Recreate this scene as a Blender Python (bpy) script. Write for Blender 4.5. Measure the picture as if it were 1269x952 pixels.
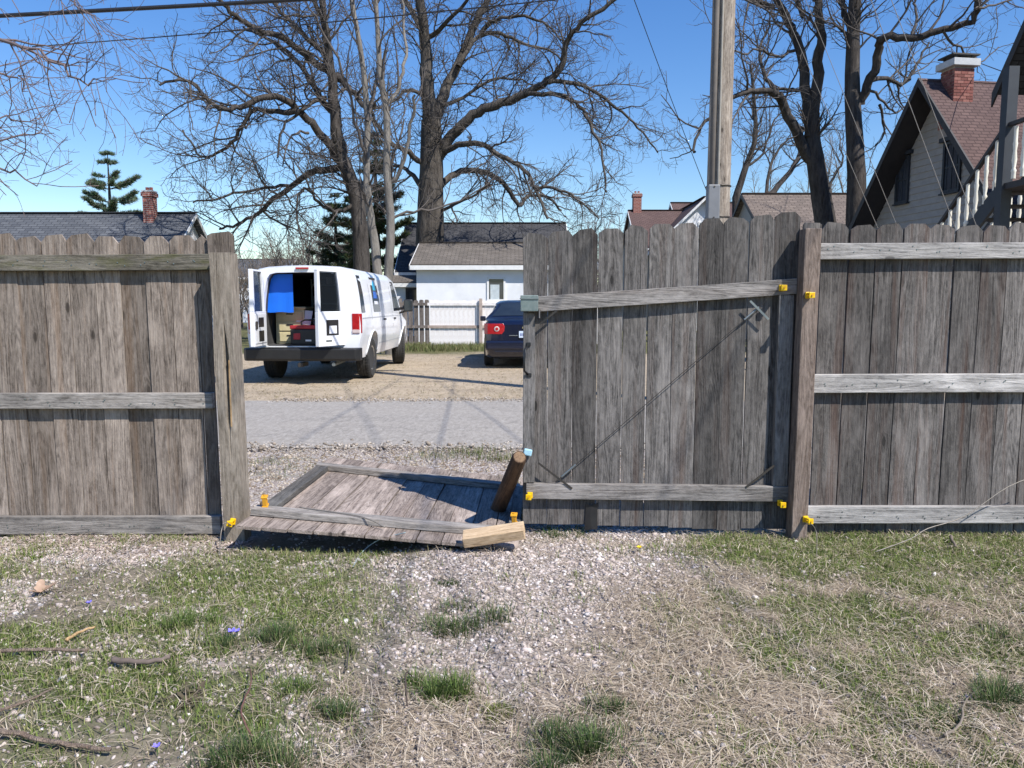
import bpy, bmesh, math, random
import numpy as np
from mathutils import Vector, Matrix, noise as mnoise
R = math.radians
random.seed(7)
rng = np.random.default_rng(11)
sc = bpy.context.scene
for _o in list(bpy.data.objects):
    bpy.data.objects.remove(_o)
col = sc.collection

# ------------------------------------------------------------------ camera
F_PX, CX, CY, PITCH, CAM_H = 950.0, 634.5, 476.0, R(5.9), 1.35
cam_d = bpy.data.cameras.new('camera')
cam_d.sensor_width = 36.0
cam_d.lens = F_PX / 1269.0 * 36.0
cam_d.clip_start, cam_d.clip_end = 0.05, 2000
cam = bpy.data.objects.new('camera', cam_d)
col.objects.link(cam)
cam.location = (0, 0, CAM_H)
cam.rotation_euler = (math.pi / 2 - PITCH, 0, 0)
sc.camera = cam
# ------------------------------------------------------------------ light
SUN = Vector((1.10, -1.0, 1.72)).normalized()          # towards the sun
world = bpy.data.worlds.new('World')
sc.world = world
world.use_nodes = True
wn = world.node_tree
sky = wn.nodes.new('ShaderNodeTexSky')
sky.sky_type = 'NISHITA'
sky.sun_disc = False
sky.sun_elevation = math.asin(SUN.z)
sky.sun_rotation = math.atan2(SUN.x, SUN.y)
sky.altitude = 250
sky.air_density = 1.25
sky.dust_density = 0.0
sky.ozone_density = 4.0
bg = wn.nodes['Background']
bg.inputs['Strength'].default_value = 0.12
hs = wn.nodes.new('ShaderNodeHueSaturation')
hs.inputs['Saturation'].default_value = 1.28
hs.inputs['Hue'].default_value = 0.512
wn.links.new(sky.outputs[0], hs.inputs['Color'])
wn.links.new(hs.outputs[0], bg.inputs['Color'])
sun_d = bpy.data.lights.new('sun', 'SUN')
sun_d.energy = 5.0
sun_d.angle = R(0.55)
sun_d.color = (1.0, 0.955, 0.89)
sun = bpy.data.objects.new('sun', sun_d)
col.objects.link(sun)
sun.rotation_euler = (-SUN).to_track_quat('-Z', 'Y').to_euler()
sun.location = SUN * 60
sc.view_settings.view_transform = 'Standard'
sc.view_settings.look = 'None'
sc.view_settings.gamma = 1
sc.view_settings.exposure = 0.46
sc.view_settings.use_curve_mapping = False
sc.render.engine = 'CYCLES'
sc.cycles.max_bounces = 6
sc.cycles.transparent_max_bounces = 8

# ------------------------------------------------------------------ helpers
_fw = Vector((0, math.cos(PITCH), -math.sin(PITCH)))
_up = Vector((0, math.sin(PITCH), math.cos(PITCH)))
def ray(px, py):
    return _fw + Vector((1, 0, 0)) * ((px - CX) / F_PX) + _up * ((CY - py) / F_PX)
def P(px, py, Y):
    """survey point: where the sight line through (px, py) meets the upright plane at distance Y"""
    d = ray(px, py)
    return Vector((0, 0, CAM_H)) + d * (Y / d.y)
def G(px, py, z=0.0):
    d = ray(px, py)
    return Vector((0, 0, CAM_H)) + d * ((z - CAM_H) / d.z)

def tag(o, label=None, cat=None, group=None, kind=None):
    if label: o['label'] = label
    if cat: o['category'] = cat
    if group: o['group'] = group
    if kind: o['kind'] = kind
    return o
def empty(name, loc=(0, 0, 0), rot=(0, 0, 0), parent=None):
    o = bpy.data.objects.new(name, None)
    o.empty_display_size = 0.2
    col.objects.link(o)
    o.location, o.rotation_euler, o.parent = loc, rot, parent
    return o

class MB:
    """collects shapes for one mesh"""
    def __init__(s):
        s.v, s.f, s.uv = [], [], {}
    def add(s, vs, fs):
        n = len(s.v)
        s.v += [tuple(p) for p in vs]
        s.f += [tuple(i + n for i in f) for f in fs]
        return s
    def box(s, x0, x1, y0, y1, z0, z1, m=None):
        vs = [Vector(p) for p in ((x0,y0,z0),(x1,y0,z0),(x1,y1,z0),(x0,y1,z0),(x0,y0,z1),(x1,y0,z1),(x1,y1,z1),(x0,y1,z1))]
        if m is not None: vs = [m @ p for p in vs]
        return s.add(vs, [(0,3,2,1),(4,5,6,7),(0,1,5,4),(1,2,6,5),(2,3,7,6),(3,0,4,7)])
    def beam(s, a, b, w, h, up=(0, 0, 1)):
        a, b = Vector(a), Vector(b)
        t = (b - a).normalized()
        x = t.cross(Vector(up)).normalized()
        z = x.cross(t)
        vs = [p + x * (sx * w / 2) + z * (sz * h / 2) for p in (a, b) for sx, sz in ((-1,-1),(1,-1),(1,1),(-1,1))]
        return s.add(vs, [(0,1,2,3),(7,6,5,4),(0,4,5,1),(1,5,6,2),(2,6,7,3),(3,7,4,0)])
    def prism(s, poly, fn, a, b):
        """poly: 2d points; fn(u, v, w) -> 3d; extruded w from a to b"""
        n = len(poly)
        vs = [fn(u, v, a) for u, v in poly] + [fn(u, v, b) for u, v in poly]
        fs = [tuple(range(n - 1, -1, -1)), tuple(range(n, 2 * n))]
        fs += [(i, (i + 1) % n, n + (i + 1) % n, n + i) for i in range(n)]
        return s.add(vs, fs)
    def tube(s, pts, radii, n=8, cap=True):
        pts = [Vector(p) for p in pts]
        rings, k, x = [], len(pts), None
        for i, p in enumerate(pts):
            t = (pts[min(i + 1, k - 1)] - pts[max(i - 1, 0)]).normalized()
            if x is None: x = t.cross(Vector((0, 0, 1)) if abs(t.z) < 0.9 else Vector((1, 0, 0)))
            x = (x - t * x.dot(t)).normalized(); y = x.cross(t)
            r = radii[i] if hasattr(radii, '__len__') else radii
            rings += [p + (x * math.cos(a) + y * math.sin(a)) * r for a in (2 * math.pi * j / n for j in range(n))]
        fs = [(i * n + j, i * n + (j + 1) % n, (i + 1) * n + (j + 1) % n, (i + 1) * n + j) for i in range(k - 1) for j in range(n)]
        if cap: fs += [tuple(range(n - 1, -1, -1)), tuple(range((k - 1) * n, k * n))]
        return s.add(rings, fs)
    def lathe(s, prof, n=24, axis='x'):
        """prof: (offset along axis, radius)"""
        vs = []
        for o, r in prof:
            for j in range(n):
                a = 2 * math.pi * j / n
                c, d = r * math.cos(a), r * math.sin(a)
                vs.append((o, c, d) if axis == 'x' else (c, d, o))
        k = len(prof)
        fs = [(i * n + j, i * n + (j + 1) % n, (i + 1) * n + (j + 1) % n, (i + 1) * n + j) for i in range(k - 1) for j in range(n)]
        fs += [tuple(range(n - 1, -1, -1)), tuple(range((k - 1) * n, k * n))]
        return s.add(vs, fs)
    def build(s, name, mat=None, parent=None, smooth=False, bevel=0, loc=None, fix=True):
        me = bpy.data.meshes.new(name)
        me.from_pydata(s.v, [], s.f)
        if fix:
            bm = bmesh.new(); bm.from_mesh(me)
            bmesh.ops.recalc_face_normals(bm, faces=bm.faces)
            bm.to_mesh(me); bm.free()
        return link(name, me, mat, parent, smooth, bevel, loc)
def link(name, me, mat=None, parent=None, smooth=False, bevel=0, loc=None):
    if mat and not me.materials: me.materials.append(mat)
    if smooth:
        me.polygons.foreach_set('use_smooth', [True] * len(me.polygons))
        if smooth != True:
            me.set_sharp_from_angle(angle=R(smooth))
    o = bpy.data.objects.new(name, me)
    col.objects.link(o)
    o.parent = parent
    if loc is not None: o.location = loc
    if bevel:
        b = o.modifiers.new('bevel', 'BEVEL'); b.width = bevel; b.segments = 2; b.limit_method = 'ANGLE'; b.angle_limit = R(40)
    return o
def np_mesh(name, verts, tris, mat, parent=None, cols=None, smooth=False):
    """big triangle meshes straight from arrays"""
    me = bpy.data.meshes.new(name)
    verts = np.ascontiguousarray(verts, dtype=np.float32).reshape(-1, 3)
    tris = np.ascontiguousarray(tris, dtype=np.int32).reshape(-1, 3)
    me.vertices.add(len(verts)); me.vertices.foreach_set('co', verts.ravel())
    me.loops.add(tris.size); me.loops.foreach_set('vertex_index', tris.ravel())
    me.polygons.add(len(tris))
    me.polygons.foreach_set('loop_start', np.arange(0, tris.size, 3, dtype=np.int32))
    me.polygons.foreach_set('loop_total', np.full(len(tris), 3, dtype=np.int32))
    me.update(calc_edges=True)
    if cols is not None:
        a = me.attributes.new('col', 'FLOAT_COLOR', 'POINT')
        c = np.ones((len(verts), 4), dtype=np.float32); c[:, :3] = np.asarray(cols).reshape(-1, 3)
        a.data.foreach_set('color', c.ravel())
    return link(name, me, mat, parent, smooth)

def vnoise(x, y, seed=0):
    """value noise on arrays, 0..1"""
    x, y = np.asarray(x, float), np.asarray(y, float)
    xi, yi = np.floor(x), np.floor(y)
    fx, fy = x - xi, y - yi
    fx, fy = fx * fx * (3 - 2 * fx), fy * fy * (3 - 2 * fy)
    def h(a, b):
        s = np.sin(a * 127.1 + b * 311.7 + seed * 74.7) * 43758.5453
        return s - np.floor(s)
    return (h(xi, yi) * (1 - fx) + h(xi + 1, yi) * fx) * (1 - fy) + (h(xi, yi + 1) * (1 - fx) + h(xi + 1, yi + 1) * fx) * fy
def fbm(x, y, seed=0, o=3):
    t, a, n = 0, 1, 0
    for i in range(o):
        t = t + a * vnoise(np.asarray(x) * 2 ** i, np.asarray(y) * 2 ** i, seed + i * 13); n += a; a *= .55
    return t / n
def sstep(a, b, v):
    t = np.clip((np.asarray(v, float) - a) / (b - a), 0, 1)
    return t * t * (3 - 2 * t)

# ------------------------------------------------------------------ materials
def nmat(name):
    m = bpy.data.materials.new(name); m.use_nodes = True
    nt = m.node_tree
    return m, nt, nt.nodes['Principled BSDF']
def N(nt, t, **k):
    n = nt.nodes.new(t)
    for a, b in k.items(): setattr(n, a, b)
    return n
def ramp(nt, fac, stops):
    r = N(nt, 'ShaderNodeValToRGB')
    e = r.color_ramp.elements
    while len(e) < len(stops): e.new(0.5)
    for q, (p, c) in zip(e, stops):
        q.position = p; q.color = (*c, 1) if len(c) == 3 else c
    nt.links.new(fac, r.inputs[0])
    return r.outputs[0]
def mixc(nt, fac, a, b, mode='MIX'):
    m = N(nt, 'ShaderNodeMix', data_type='RGBA', blend_type=mode)
    for s, v in ((m.inputs[0], fac), (m.inputs[6], a), (m.inputs[7], b)):
        if hasattr(v, 'links'): nt.links.new(v, s)
        else: s.default_value = v if isinstance(v, (int, float)) else (*v, 1)
    return m.outputs[2]
def noise_tex(nt, vec, scale, detail=4, rough=0.55, dist=0):
    n = N(nt, 'ShaderNodeTexNoise')
    n.inputs['Scale'].default_value = scale; n.inputs['Detail'].default_value = detail
    n.inputs['Roughness'].default_value = rough; n.inputs['Distortion'].default_value = dist
    if vec is not None: nt.links.new(vec, n.inputs['Vector'])
    return n.outputs[0]
def mapping(nt, vec, scale, loc=(0, 0, 0)):
    m = N(nt, 'ShaderNodeMapping')
    m.inputs['Scale'].default_value = scale; m.inputs['Location'].default_value = loc
    nt.links.new(vec, m.inputs['Vector'])
    return m.outputs[0]
def bump(nt, h, b, strength=0.4, dist=0.01):
    n = N(nt, 'ShaderNodeBump')
    n.inputs['Strength'].default_value = strength; n.inputs['Distance'].default_value = dist
    nt.links.new(h, n.inputs['Height']); nt.links.new(n.outputs[0], b.inputs['Normal'])
def pm(name, c1, c2=None, scale=8, rough=0.6, metal=0, bmp=0, bdist=0.005, spec=0.5, coat=0, contrast=(.3, .7)):
    m, nt, b = nmat(name)
    c2 = c2 or tuple(x * .82 for x in c1)
    tc = N(nt, 'ShaderNodeTexCoord').outputs['Object']
    n = noise_tex(nt, tc, scale, 5, .6)
    nt.links.new(ramp(nt, n, [(contrast[0], c1), (contrast[1], c2)]), b.inputs['Base Color'])
    b.inputs['Roughness'].default_value = rough; b.inputs['Metallic'].default_value = metal
    b.inputs['Specular IOR Level'].default_value = spec; b.inputs['Coat Weight'].default_value = coat
    if bmp: bump(nt, noise_tex(nt, tc, scale * 4, 4), b, bmp, bdist)
    return m
def wood(name, dark, light, brown, axis='z', brown_amt=.35, vary=.35, moss=None, contrast=1.0):
    """weathered softwood: grain along one axis of the object, knots, streaks, a different cut for each piece"""
    m, nt, b = nmat(name)
    L = nt.links.new
    tc = N(nt, 'ShaderNodeTexCoord').outputs['Object']
    oi = N(nt, 'ShaderNodeObjectInfo')
    off = N(nt, 'ShaderNodeCombineXYZ')
    mul = N(nt, 'ShaderNodeMath', operation='MULTIPLY'); mul.inputs[1].default_value = 53.0
    L(oi.outputs['Random'], mul.inputs[0])
    for i in range(3): L(mul.outputs[0], off.inputs[i])
    va = N(nt, 'ShaderNodeVectorMath', operation='ADD'); L(tc, va.inputs[0]); L(off.outputs[0], va.inputs[1])
    p = va.outputs[0]
    def sc3(across, along):
        return tuple(along if a == axis else across for a in 'xyz')
    # knots bend the grain
    vor = N(nt, 'ShaderNodeTexVoronoi', feature='F1'); vor.inputs['Scale'].default_value = 1; vor.inputs['Randomness'].default_value = 1
    L(mapping(nt, p, sc3(8.5, 3.0)), vor.inputs['Vector'])
    kd = vor.outputs['Distance']
    knot = ramp(nt, kd, [(.0, (1, 1, 1)), (.08, (.95, .95, .95)), (.105, (.35, .35, .35)), (.24, (0, 0, 0))])
    sel = N(nt, 'ShaderNodeSeparateColor'); L(vor.outputs['Color'], sel.inputs[0])
    gt = N(nt, 'ShaderNodeMath', operation='GREATER_THAN'); L(sel.outputs[0], gt.inputs[0]); gt.inputs[1].default_value = .45
    kn = N(nt, 'ShaderNodeMath', operation='MULTIPLY'); L(knot, kn.inputs[0]); L(gt.outputs[0], kn.inputs[1])
    # cathedral grain
    big = noise_tex(nt, mapping(nt, p, sc3(9, .75)), 1, 2, .5, .15)
    ad = N(nt, 'ShaderNodeMath', operation='MULTIPLY_ADD'); L(kn.outputs[0], ad.inputs[0]); ad.inputs[1].default_value = .12; L(big, ad.inputs[2])
    rm = N(nt, 'ShaderNodeMath', operation='MULTIPLY'); L(ad.outputs[0], rm.inputs[0]); rm.inputs[1].default_value = 120
    sn = N(nt, 'ShaderNodeMath', operation='SINE'); L(rm.outputs[0], sn.inputs[0])
    fine = noise_tex(nt, mapping(nt, p, sc3(150, 5)), 1, 4, .7)
    mid = noise_tex(nt, mapping(nt, p, sc3(38, 1.6)), 1, 5, .65)
    g1 = N(nt, 'ShaderNodeMath', operation='MULTIPLY_ADD'); L(sn.outputs[0], g1.inputs[0]); g1.inputs[1].default_value = .07
    fs_ = N(nt, 'ShaderNodeMath', operation='MULTIPLY'); L(fine, fs_.inputs[0]); fs_.inputs[1].default_value = .55; L(fs_.outputs[0], g1.inputs[2])
    spk = noise_tex(nt, mapping(nt, p, sc3(60, 24)), 1, 5, .75, .4)
    g0 = N(nt, 'ShaderNodeMath', operation='MULTIPLY_ADD'); L(spk, g0.inputs[0]); g0.inputs[1].default_value = .70; L(g1.outputs[0], g0.inputs[2])
    g2 = N(nt, 'ShaderNodeMath', operation='MULTIPLY_ADD'); L(mid, g2.inputs[0]); g2.inputs[1].default_value = .65; L(g0.outputs[0], g2.inputs[2])
    gh_ = N(nt, 'ShaderNodeMath', operation='MULTIPLY'); L(g2.outputs[0], gh_.inputs[0]); gh_.inputs[1].default_value = .5
    c = ramp(nt, gh_.outputs[0], [(.345, tuple(x * .5 for x in dark)), (.415, tuple(x * .85 + y * .15 for x, y in zip(dark, light))), (.50, tuple(x * .45 + y * .55 for x, y in zip(dark, light))), (.60, light)])
    br = noise_tex(nt, mapping(nt, p, sc3(14, .55)), 1, 3, .6)
    brf = ramp(nt, br, [(.52, (0, 0, 0)), (.72, (brown_amt,) * 3)])
    c = mixc(nt, brf, c, brown)
    sil = noise_tex(nt, mapping(nt, p, sc3(55, 1.1)), 1, 4, .6)
    c = mixc(nt, ramp(nt, sil, [(.60, (0, 0, 0)), (.72, (.42, .42, .42))]), c, tuple(min(.7, x * 1.35) for x in light))
    blot = noise_tex(nt, mapping(nt, p, sc3(5, 1.3)), 1, 4, .6)
    c = mixc(nt, ramp(nt, blot, [(.35, (0, 0, 0)), (.8, (.55, .55, .55))]), c, tuple(x * .52 for x in dark))
    ble = noise_tex(nt, mapping(nt, p, sc3(9, 2.4)), 1, 4, .65, .3)
    c = mixc(nt, ramp(nt, ble, [(.52, (0, 0, 0)), (.70, (.5, .5, .5))]), c, tuple(min(.75, x * 1.25) for x in light))
    # random tone for each piece
    tv = N(nt, 'ShaderNodeMapRange'); tv.inputs[3].default_value = 1 - vary; tv.inputs[4].default_value = 1 + vary * .6
    L(oi.outputs['Random'], tv.inputs[0])
    cc = N(nt, 'ShaderNodeVectorMath', operation='SCALE'); L(c, cc.inputs[0]); L(tv.outputs[0], cc.inputs['Scale'])
    c = mixc(nt, kn.outputs[0], cc.outputs[0], tuple(x * .45 for x in dark))
    if moss:
        mo = noise_tex(nt, mapping(nt, p, sc3(30, 6)), 1, 5, .6)
        c = mixc(nt, ramp(nt, mo, [(.48, (0, 0, 0)), (.66, (.75, .75, .75))]), c, moss)
    L(c, b.inputs['Base Color'])
    b.inputs['Roughness'].default_value = .85; b.inputs['Specular IOR Level'].default_value = .25
    bump(nt, g2.outputs[0], b, .7, .006)
    return m
def attr_mat(name, rough=.8, spec=.3, trans=0):
    m, nt, b = nmat(name)
    a = N(nt, 'ShaderNodeAttribute', attribute_name='col')
    nt.links.new(a.outputs[0], b.inputs['Base Color'])
    b.inputs['Roughness'].default_value = rough; b.inputs['Specular IOR Level'].default_value = spec
    if trans:
        t = N(nt, 'ShaderNodeBsdfTranslucent'); nt.links.new(a.outputs[0], t.inputs[0])
        mx = N(nt, 'ShaderNodeMixShader'); mx.inputs[0].default_value = trans
        nt.links.new(b.outputs[0], mx.inputs[1]); nt.links.new(t.outputs[0], mx.inputs[2])
        nt.links.new(mx.outputs[0], nt.nodes['Material Output'].inputs[0])
    return m
def bark(name, dark, light, scale=9):
    m, nt, b = nmat(name)
    tc = N(nt, 'ShaderNodeTexCoord').outputs['Object']
    n = noise_tex(nt, mapping(nt, tc, (scale, scale, scale * .22)), 1, 6, .7)
    n2 = noise_tex(nt, tc, 1.3, 3)
    c = ramp(nt, n, [(.3, dark), (.7, light)])
    c = mixc(nt, ramp(nt, n2, [(.3, (0, 0, 0)), (.75, (.5, .5, .5))]), c, tuple(x * .6 for x in dark))
    nt.links.new(c, b.inputs['Base Color'])
    b.inputs['Roughness'].default_value = .9; b.inputs['Specular IOR Level'].default_value = .2
    bump(nt, n, b, 1.0, .09)
    return m
def shingle(name, c1, c2, mortar, w=.30, h=.14, blotch=None):
    m, nt, b = nmat(name)
    uv = N(nt, 'ShaderNodeTexCoord').outputs['UV']
    br = N(nt, 'ShaderNodeTexBrick'); br.offset = .5
    br.inputs['Color1'].default_value = (*c1, 1); br.inputs['Color2'].default_value = (*c2, 1); br.inputs['Mortar'].default_value = (*mortar, 1)
    br.inputs['Scale'].default_value = 1; br.inputs['Mortar Size'].default_value = .014; br.inputs['Mortar Smooth'].default_value = .3
    br.inputs['Bias'].default_value = 0; br.inputs['Brick Width'].default_value = w; br.inputs['Row Height'].default_value = h
    nt.links.new(uv, br.inputs['Vector'])
    n = noise_tex(nt, uv, 1.1, 5, .65)
    c = mixc(nt, ramp(nt, n, [(.3, (0, 0, 0)), (.75, (.6, .6, .6))]), br.outputs[0], blotch or tuple(x * .6 for x in c1))
    n2 = noise_tex(nt, uv, 40, 2)
    c = mixc(nt, .35, c, n2, 'OVERLAY')
    nt.links.new(c, b.inputs['Base Color'])
    b.inputs['Roughness'].default_value = .9; b.inputs['Specular IOR Level'].default_value = .2
    bump(nt, br.outputs['Fac'], b, .6, -.02)
    return m
def glass(name, c=(.015, .02, .025), rough=.06):
    m, nt, b = nmat(name)
    tc = N(nt, 'ShaderNodeTexCoord').outputs['Object']
    nt.links.new(ramp(nt, noise_tex(nt, tc, 2.5, 3), [(.3, c), (.7, tuple(x * 1.6 for x in c))]), b.inputs['Base Color'])
    b.inputs['Roughness'].default_value = rough; b.inputs['Specular IOR Level'].default_value = .6
    return m
M = {
 'board_l': wood('weathered_board_warm', (.118, .094, .076), (.385, .322, .270), (.26, .165, .10), brown_amt=.6, vary=.32),
 'board_g': wood('weathered_board_dark', (.056, .052, .049), (.225, .208, .194), (.12, .072, .052), brown_amt=.5, vary=.42),
 'board_r': wood('weathered_board_grey', (.068, .062, .058), (.262, .238, .220), (.135, .072, .050), brown_amt=.7, vary=.38),
 'board_f': wood('weathered_board_fallen', (.15, .119, .100), (.47, .39, .335), (.19, .13, .10), brown_amt=.35, vary=.2),
 'rail_l': wood('rail_mossy', (.090, .082, .062), (.290, .262, .215), (.19, .14, .09), 'x', .3, .2, moss=(.085, .085, .035)),
 'rail_m': wood('rail_grey', (.14, .128, .116), (.42, .385, .35), (.19, .14, .10), 'x', .3, .15),
 'rail_r': wood('rail_pale', (.26, .245, .232), (.60, .57, .54), (.25, .20, .16), 'x', .15, .15),
 'rail_g': wood('rail_gate', (.115, .106, .098), (.34, .315, .295), (.17, .12, .09), 'x', .25, .15),
 'post_l': wood('post_left', (.16, .133, .102), (.40, .345, .285), (.20, .14, .09), 'z', .3, .1),
 'post_r': wood('post_brown', (.12, .090, .072), (.34, .268, .225), (.16, .095, .065), 'z', .45, .1),
 'log': wood('stub_wood', (.045, .027, .018), (.150, .090, .055), (.10, .05, .03), 'z', .5, .1),
 'lumber': wood('fresh_lumber', (.42, .29, .17), (.66, .50, .33), (.45, .28, .14), 'x', .4, .05),
 'pale_wood': wood('split_wood', (.35, .22, .11), (.55, .38, .20), (.4, .25, .1), 'z', .3, .05),
 'plastic_y': pm('yellow_plastic', (.86, .56, .005), (.75, .42, .0), 30, .4),
 'plastic_o': pm('orange_plastic', (.72, .36, .02), (.55, .25, .02), 30, .5),
 'plastic_b': pm('pale_blue_plastic', (.42, .68, .78), (.33, .55, .66), 20, .35),
 'metal_d': pm('dark_iron', (.05, .05, .05), (.10, .085, .07), 30, .55, .7),
 'metal_g': pm('galvanised', (.32, .34, .33), (.22, .25, .24), 25, .45, .8),
 'metal_gr': pm('weathered_latch_metal', (.16, .21, .20), (.24, .28, .26), 40, .5, .4),
 'black': pm('black_paint', (.012, .012, .013), (.02, .02, .02), 20, .45),
 'wire': pm('old_wire', (.30, .27, .24), (.20, .18, .15), 30, .6, .5),
 'cable': pm('cable_sheath', (.012, .012, .014), (.02, .02, .022), 10, .5),
 'guy': pm('guy_wire', (.30, .28, .26), (.24, .22, .20), 10, .5, .3),
 'rope_b': pm('blue_cord', (.33, .42, .43), (.26, .34, .36), 30, .6),
}
# ------------------------------------------------------------------ ground
ALLEY0, ALLEY1 = 7.15, 10.75
def masks(x, y):
    """what covers the yard at (x, y): gravel, green growth, dry straw (each 0..1)"""
    x, y = np.asarray(x, float), np.asarray(y, float)
    n1, n2, n3 = fbm(x * 1.5, y * 1.5, 1), fbm(x * 3.1 + 9, y * 3.1, 5), fbm(x * 6 + 3, y * 6, 9)
    xc = np.interp(y, [2.2, 3.0, 3.5, 3.9, 4.4, 5.2], [-.10, -.05, .05, .12, .30, .2])
    wd = np.interp(y, [2.2, 3.0, 3.5, 3.9, 4.4, 5.2], [.34, .55, .62, .78, .75, 1.3])
    gravel = np.exp(-((x - xc) / wd) ** 2) * np.interp(y, [2.2, 2.8, 3.3, 4.0], [.42, .62, .92, 1.15])
    gravel += sstep(-1.5, -2.0, x) * sstep(3.75, 4.05, y) * 1.0            # along the foot of the left fence
    gravel += sstep(.56, .68, n2) * .75 * sstep(.4, -.6, x)               # bare patches on the left
    gravel += sstep(1.1, .5, x) * sstep(3.4, 3.9, y) * .3 * n3
    gravel += sstep(4.55, 4.9, y) * .75
    gravel = np.clip(gravel * (.65 + .7 * n3), 0, 1.2)
    green = sstep(-.25, -.95, x) * (.18 + .95 * sstep(.40, .62, n1))
    green += np.exp(-((x + 1.05) / .5) ** 2 - ((y - 3.95) / .22) ** 2) * 1.1
    green += np.exp(-((x - 1.6) / .85) ** 2 - ((y - 4.08) / .24) ** 2) * 1.25
    green += sstep(1.3, 2.3, x) * sstep(2.9, 3.8, y) * (.2 + .7 * n2)
    green += sstep(.4, 1.2, x) * sstep(.42, .60, n2) * .85
    green += sstep(.55, .7, n2) * .25
    green *= 1 - .8 * np.clip(gravel, 0, 1) * (n3 < .62)
    green *= 1 - .7 * sstep(4.5, 4.8, y)
    green = np.clip(green, 0, 1.1)
    straw = sstep(.1, .8, x) * sstep(3.9, 2.9, y) * 1.0 + sstep(-1.0, -.4, x) * sstep(2.85, 2.4, y) * .75 + .16 + .25 * n2
    straw += sstep(.8, 1.6, x) * .25
    straw *= (1 - .55 * np.clip(gravel, 0, 1)) * (.5 + n3) * (1 - .62 * np.clip(green, 0, 1))
    straw = np.clip(straw * (1 - .8 * sstep(4.5, 4.8, y)), 0, 1.1)
    return gravel, green, straw
def gh(x, y):
    """height of the ground"""
    x, y = np.asarray(x, float), np.asarray(y, float)
    near = sstep(6.95, 6.0, y) * sstep(9, 5, np.abs(x)) * sstep(-3, 0, y)
    z = (fbm(x * 1.3, y * 1.3, 21) - .5) * .075 + (fbm(x * 7, y * 7, 31, 2) - .5) * .018
    z = z + .02 * np.exp(-((x - .3) / .7) ** 2 - ((y - 4.2) / .6) ** 2)
    low = sstep(4.05, 4.3, y) * sstep(5.6, 5.0, y)
    z = z * (1 - .5 * low) - .012 * low - .03 * np.exp(-((x + .75) / .75) ** 2 - ((y - 4.45) / .3) ** 2)
    return z * near - .004
def axis_pts(lo, hi, dense0, dense1, step):
    a = list(np.arange(dense0, dense1 + 1e-6, step))
    s, v = step, dense0
    while v > lo:
        s *= 1.35; v -= s; a.insert(0, max(v, lo))
    s, v = step, dense1
    while v < hi:
        s *= 1.35; v += s; a.append(min(v, hi))
    return np.array(a)
def grid_mesh(xs, ys, zf):
    X, Y = np.meshgrid(xs, ys)
    V = np.stack([X, Y, zf(X, Y)], -1).reshape(-1, 3)
    nx, ny = len(xs), len(ys)
    i = (np.arange(ny - 1)[:, None] * nx + np.arange(nx - 1)[None]).ravel()
    T = np.concatenate([np.stack([i, i + 1, i + nx + 1], -1), np.stack([i, i + nx + 1, i + nx], -1)])
    return V, T
gm, nt, b = nmat('yard_ground')
at = N(nt, 'ShaderNodeAttribute', attribute_name='col')
sp = N(nt, 'ShaderNodeSeparateColor'); nt.links.new(at.outputs[0], sp.inputs[0])
pos = N(nt, 'ShaderNodeNewGeometry').outputs['Position']
soil = ramp(nt, noise_tex(nt, pos, 14, 6, .7), [(.3, (.10, .08, .064)), (.7, (.29, .245, .205))])
vo = N(nt, 'ShaderNodeTexVoronoi'); vo.inputs['Scale'].default_value = 62; nt.links.new(pos, vo.inputs['Vector'])
vc = N(nt, 'ShaderNodeSeparateColor'); nt.links.new(vo.outputs['Color'], vc.inputs[0])
grv = ramp(nt, vc.outputs[0], [(0, (.28, .235, .215)), (.5, (.46, .41, .385)), (1, (.66, .62, .60))])
grv = mixc(nt, ramp(nt, vo.outputs['Distance'], [(.30, (0, 0, 0)), (.62, (.8, .8, .8))]), grv, (.20, .165, .145))
dry = ramp(nt, noise_tex(nt, mapping(nt, pos, (60, 22, 40)), 1, 6, .75), [(.28, (.11, .085, .06)), (.72, (.46, .385, .29))])
grn = ramp(nt, noise_tex(nt, pos, 45, 5, .7), [(.3, (.028, .045, .013)), (.7, (.12, .155, .045))])
c = mixc(nt, sp.outputs[0], soil, grv)
c = mixc(nt, sp.outputs[2], c, dry)
c = mixc(nt, sp.outputs[1], c, grn)
# lot beyond the alley: packed tan dirt with thatch, lawn farther off
lot_n = noise_tex(nt, mapping(nt, pos, (.5, 1.3, 1)), 1, 6, .7)
lot_f = noise_tex(nt, pos, 22, 5, .75)
lot = ramp(nt, lot_n, [(.3, (.30, .245, .185)), (.46, (.46, .385, .29)), (.56, (.33, .28, .215)), (.72, (.25, .21, .175))])
lot = mixc(nt, .55, lot, ramp(nt, lot_f, [(.25, (.15, .11, .075)), (.75, (.60, .49, .35))]), 'MIX')
lawn = ramp(nt, noise_tex(nt, pos, 2.2, 6, .7), [(.3, (.07, .085, .03)), (.7, (.16, .14, .07))])
sy = N(nt, 'ShaderNodeSeparateXYZ'); nt.links.new(pos, sy.inputs[0])
wob = N(nt, 'ShaderNodeMath', operation='MULTIPLY_ADD'); nt.links.new(noise_tex(nt, pos, .8, 3), wob.inputs[0]); wob.inputs[1].default_value = 5; nt.links.new(sy.outputs[1], wob.inputs[2])
def rng_fac(v, a, bb):
    r = N(nt, 'ShaderNodeMapRange'); r.inputs[1].default_value = a; r.inputs[2].default_value = bb; nt.links.new(v, r.inputs[0]); return r.outputs[0]
far = mixc(nt, rng_fac(wob.outputs[0], 22.6, 24.4), lot, lawn)
c = mixc(nt, rng_fac(sy.outputs[1], 8.6, 8.8), c, far)
nt.links.new(c, b.inputs['Base Color'])
b.inputs['Roughness'].default_value = .95; b.inputs['Specular IOR Level'].default_value = .15
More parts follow.
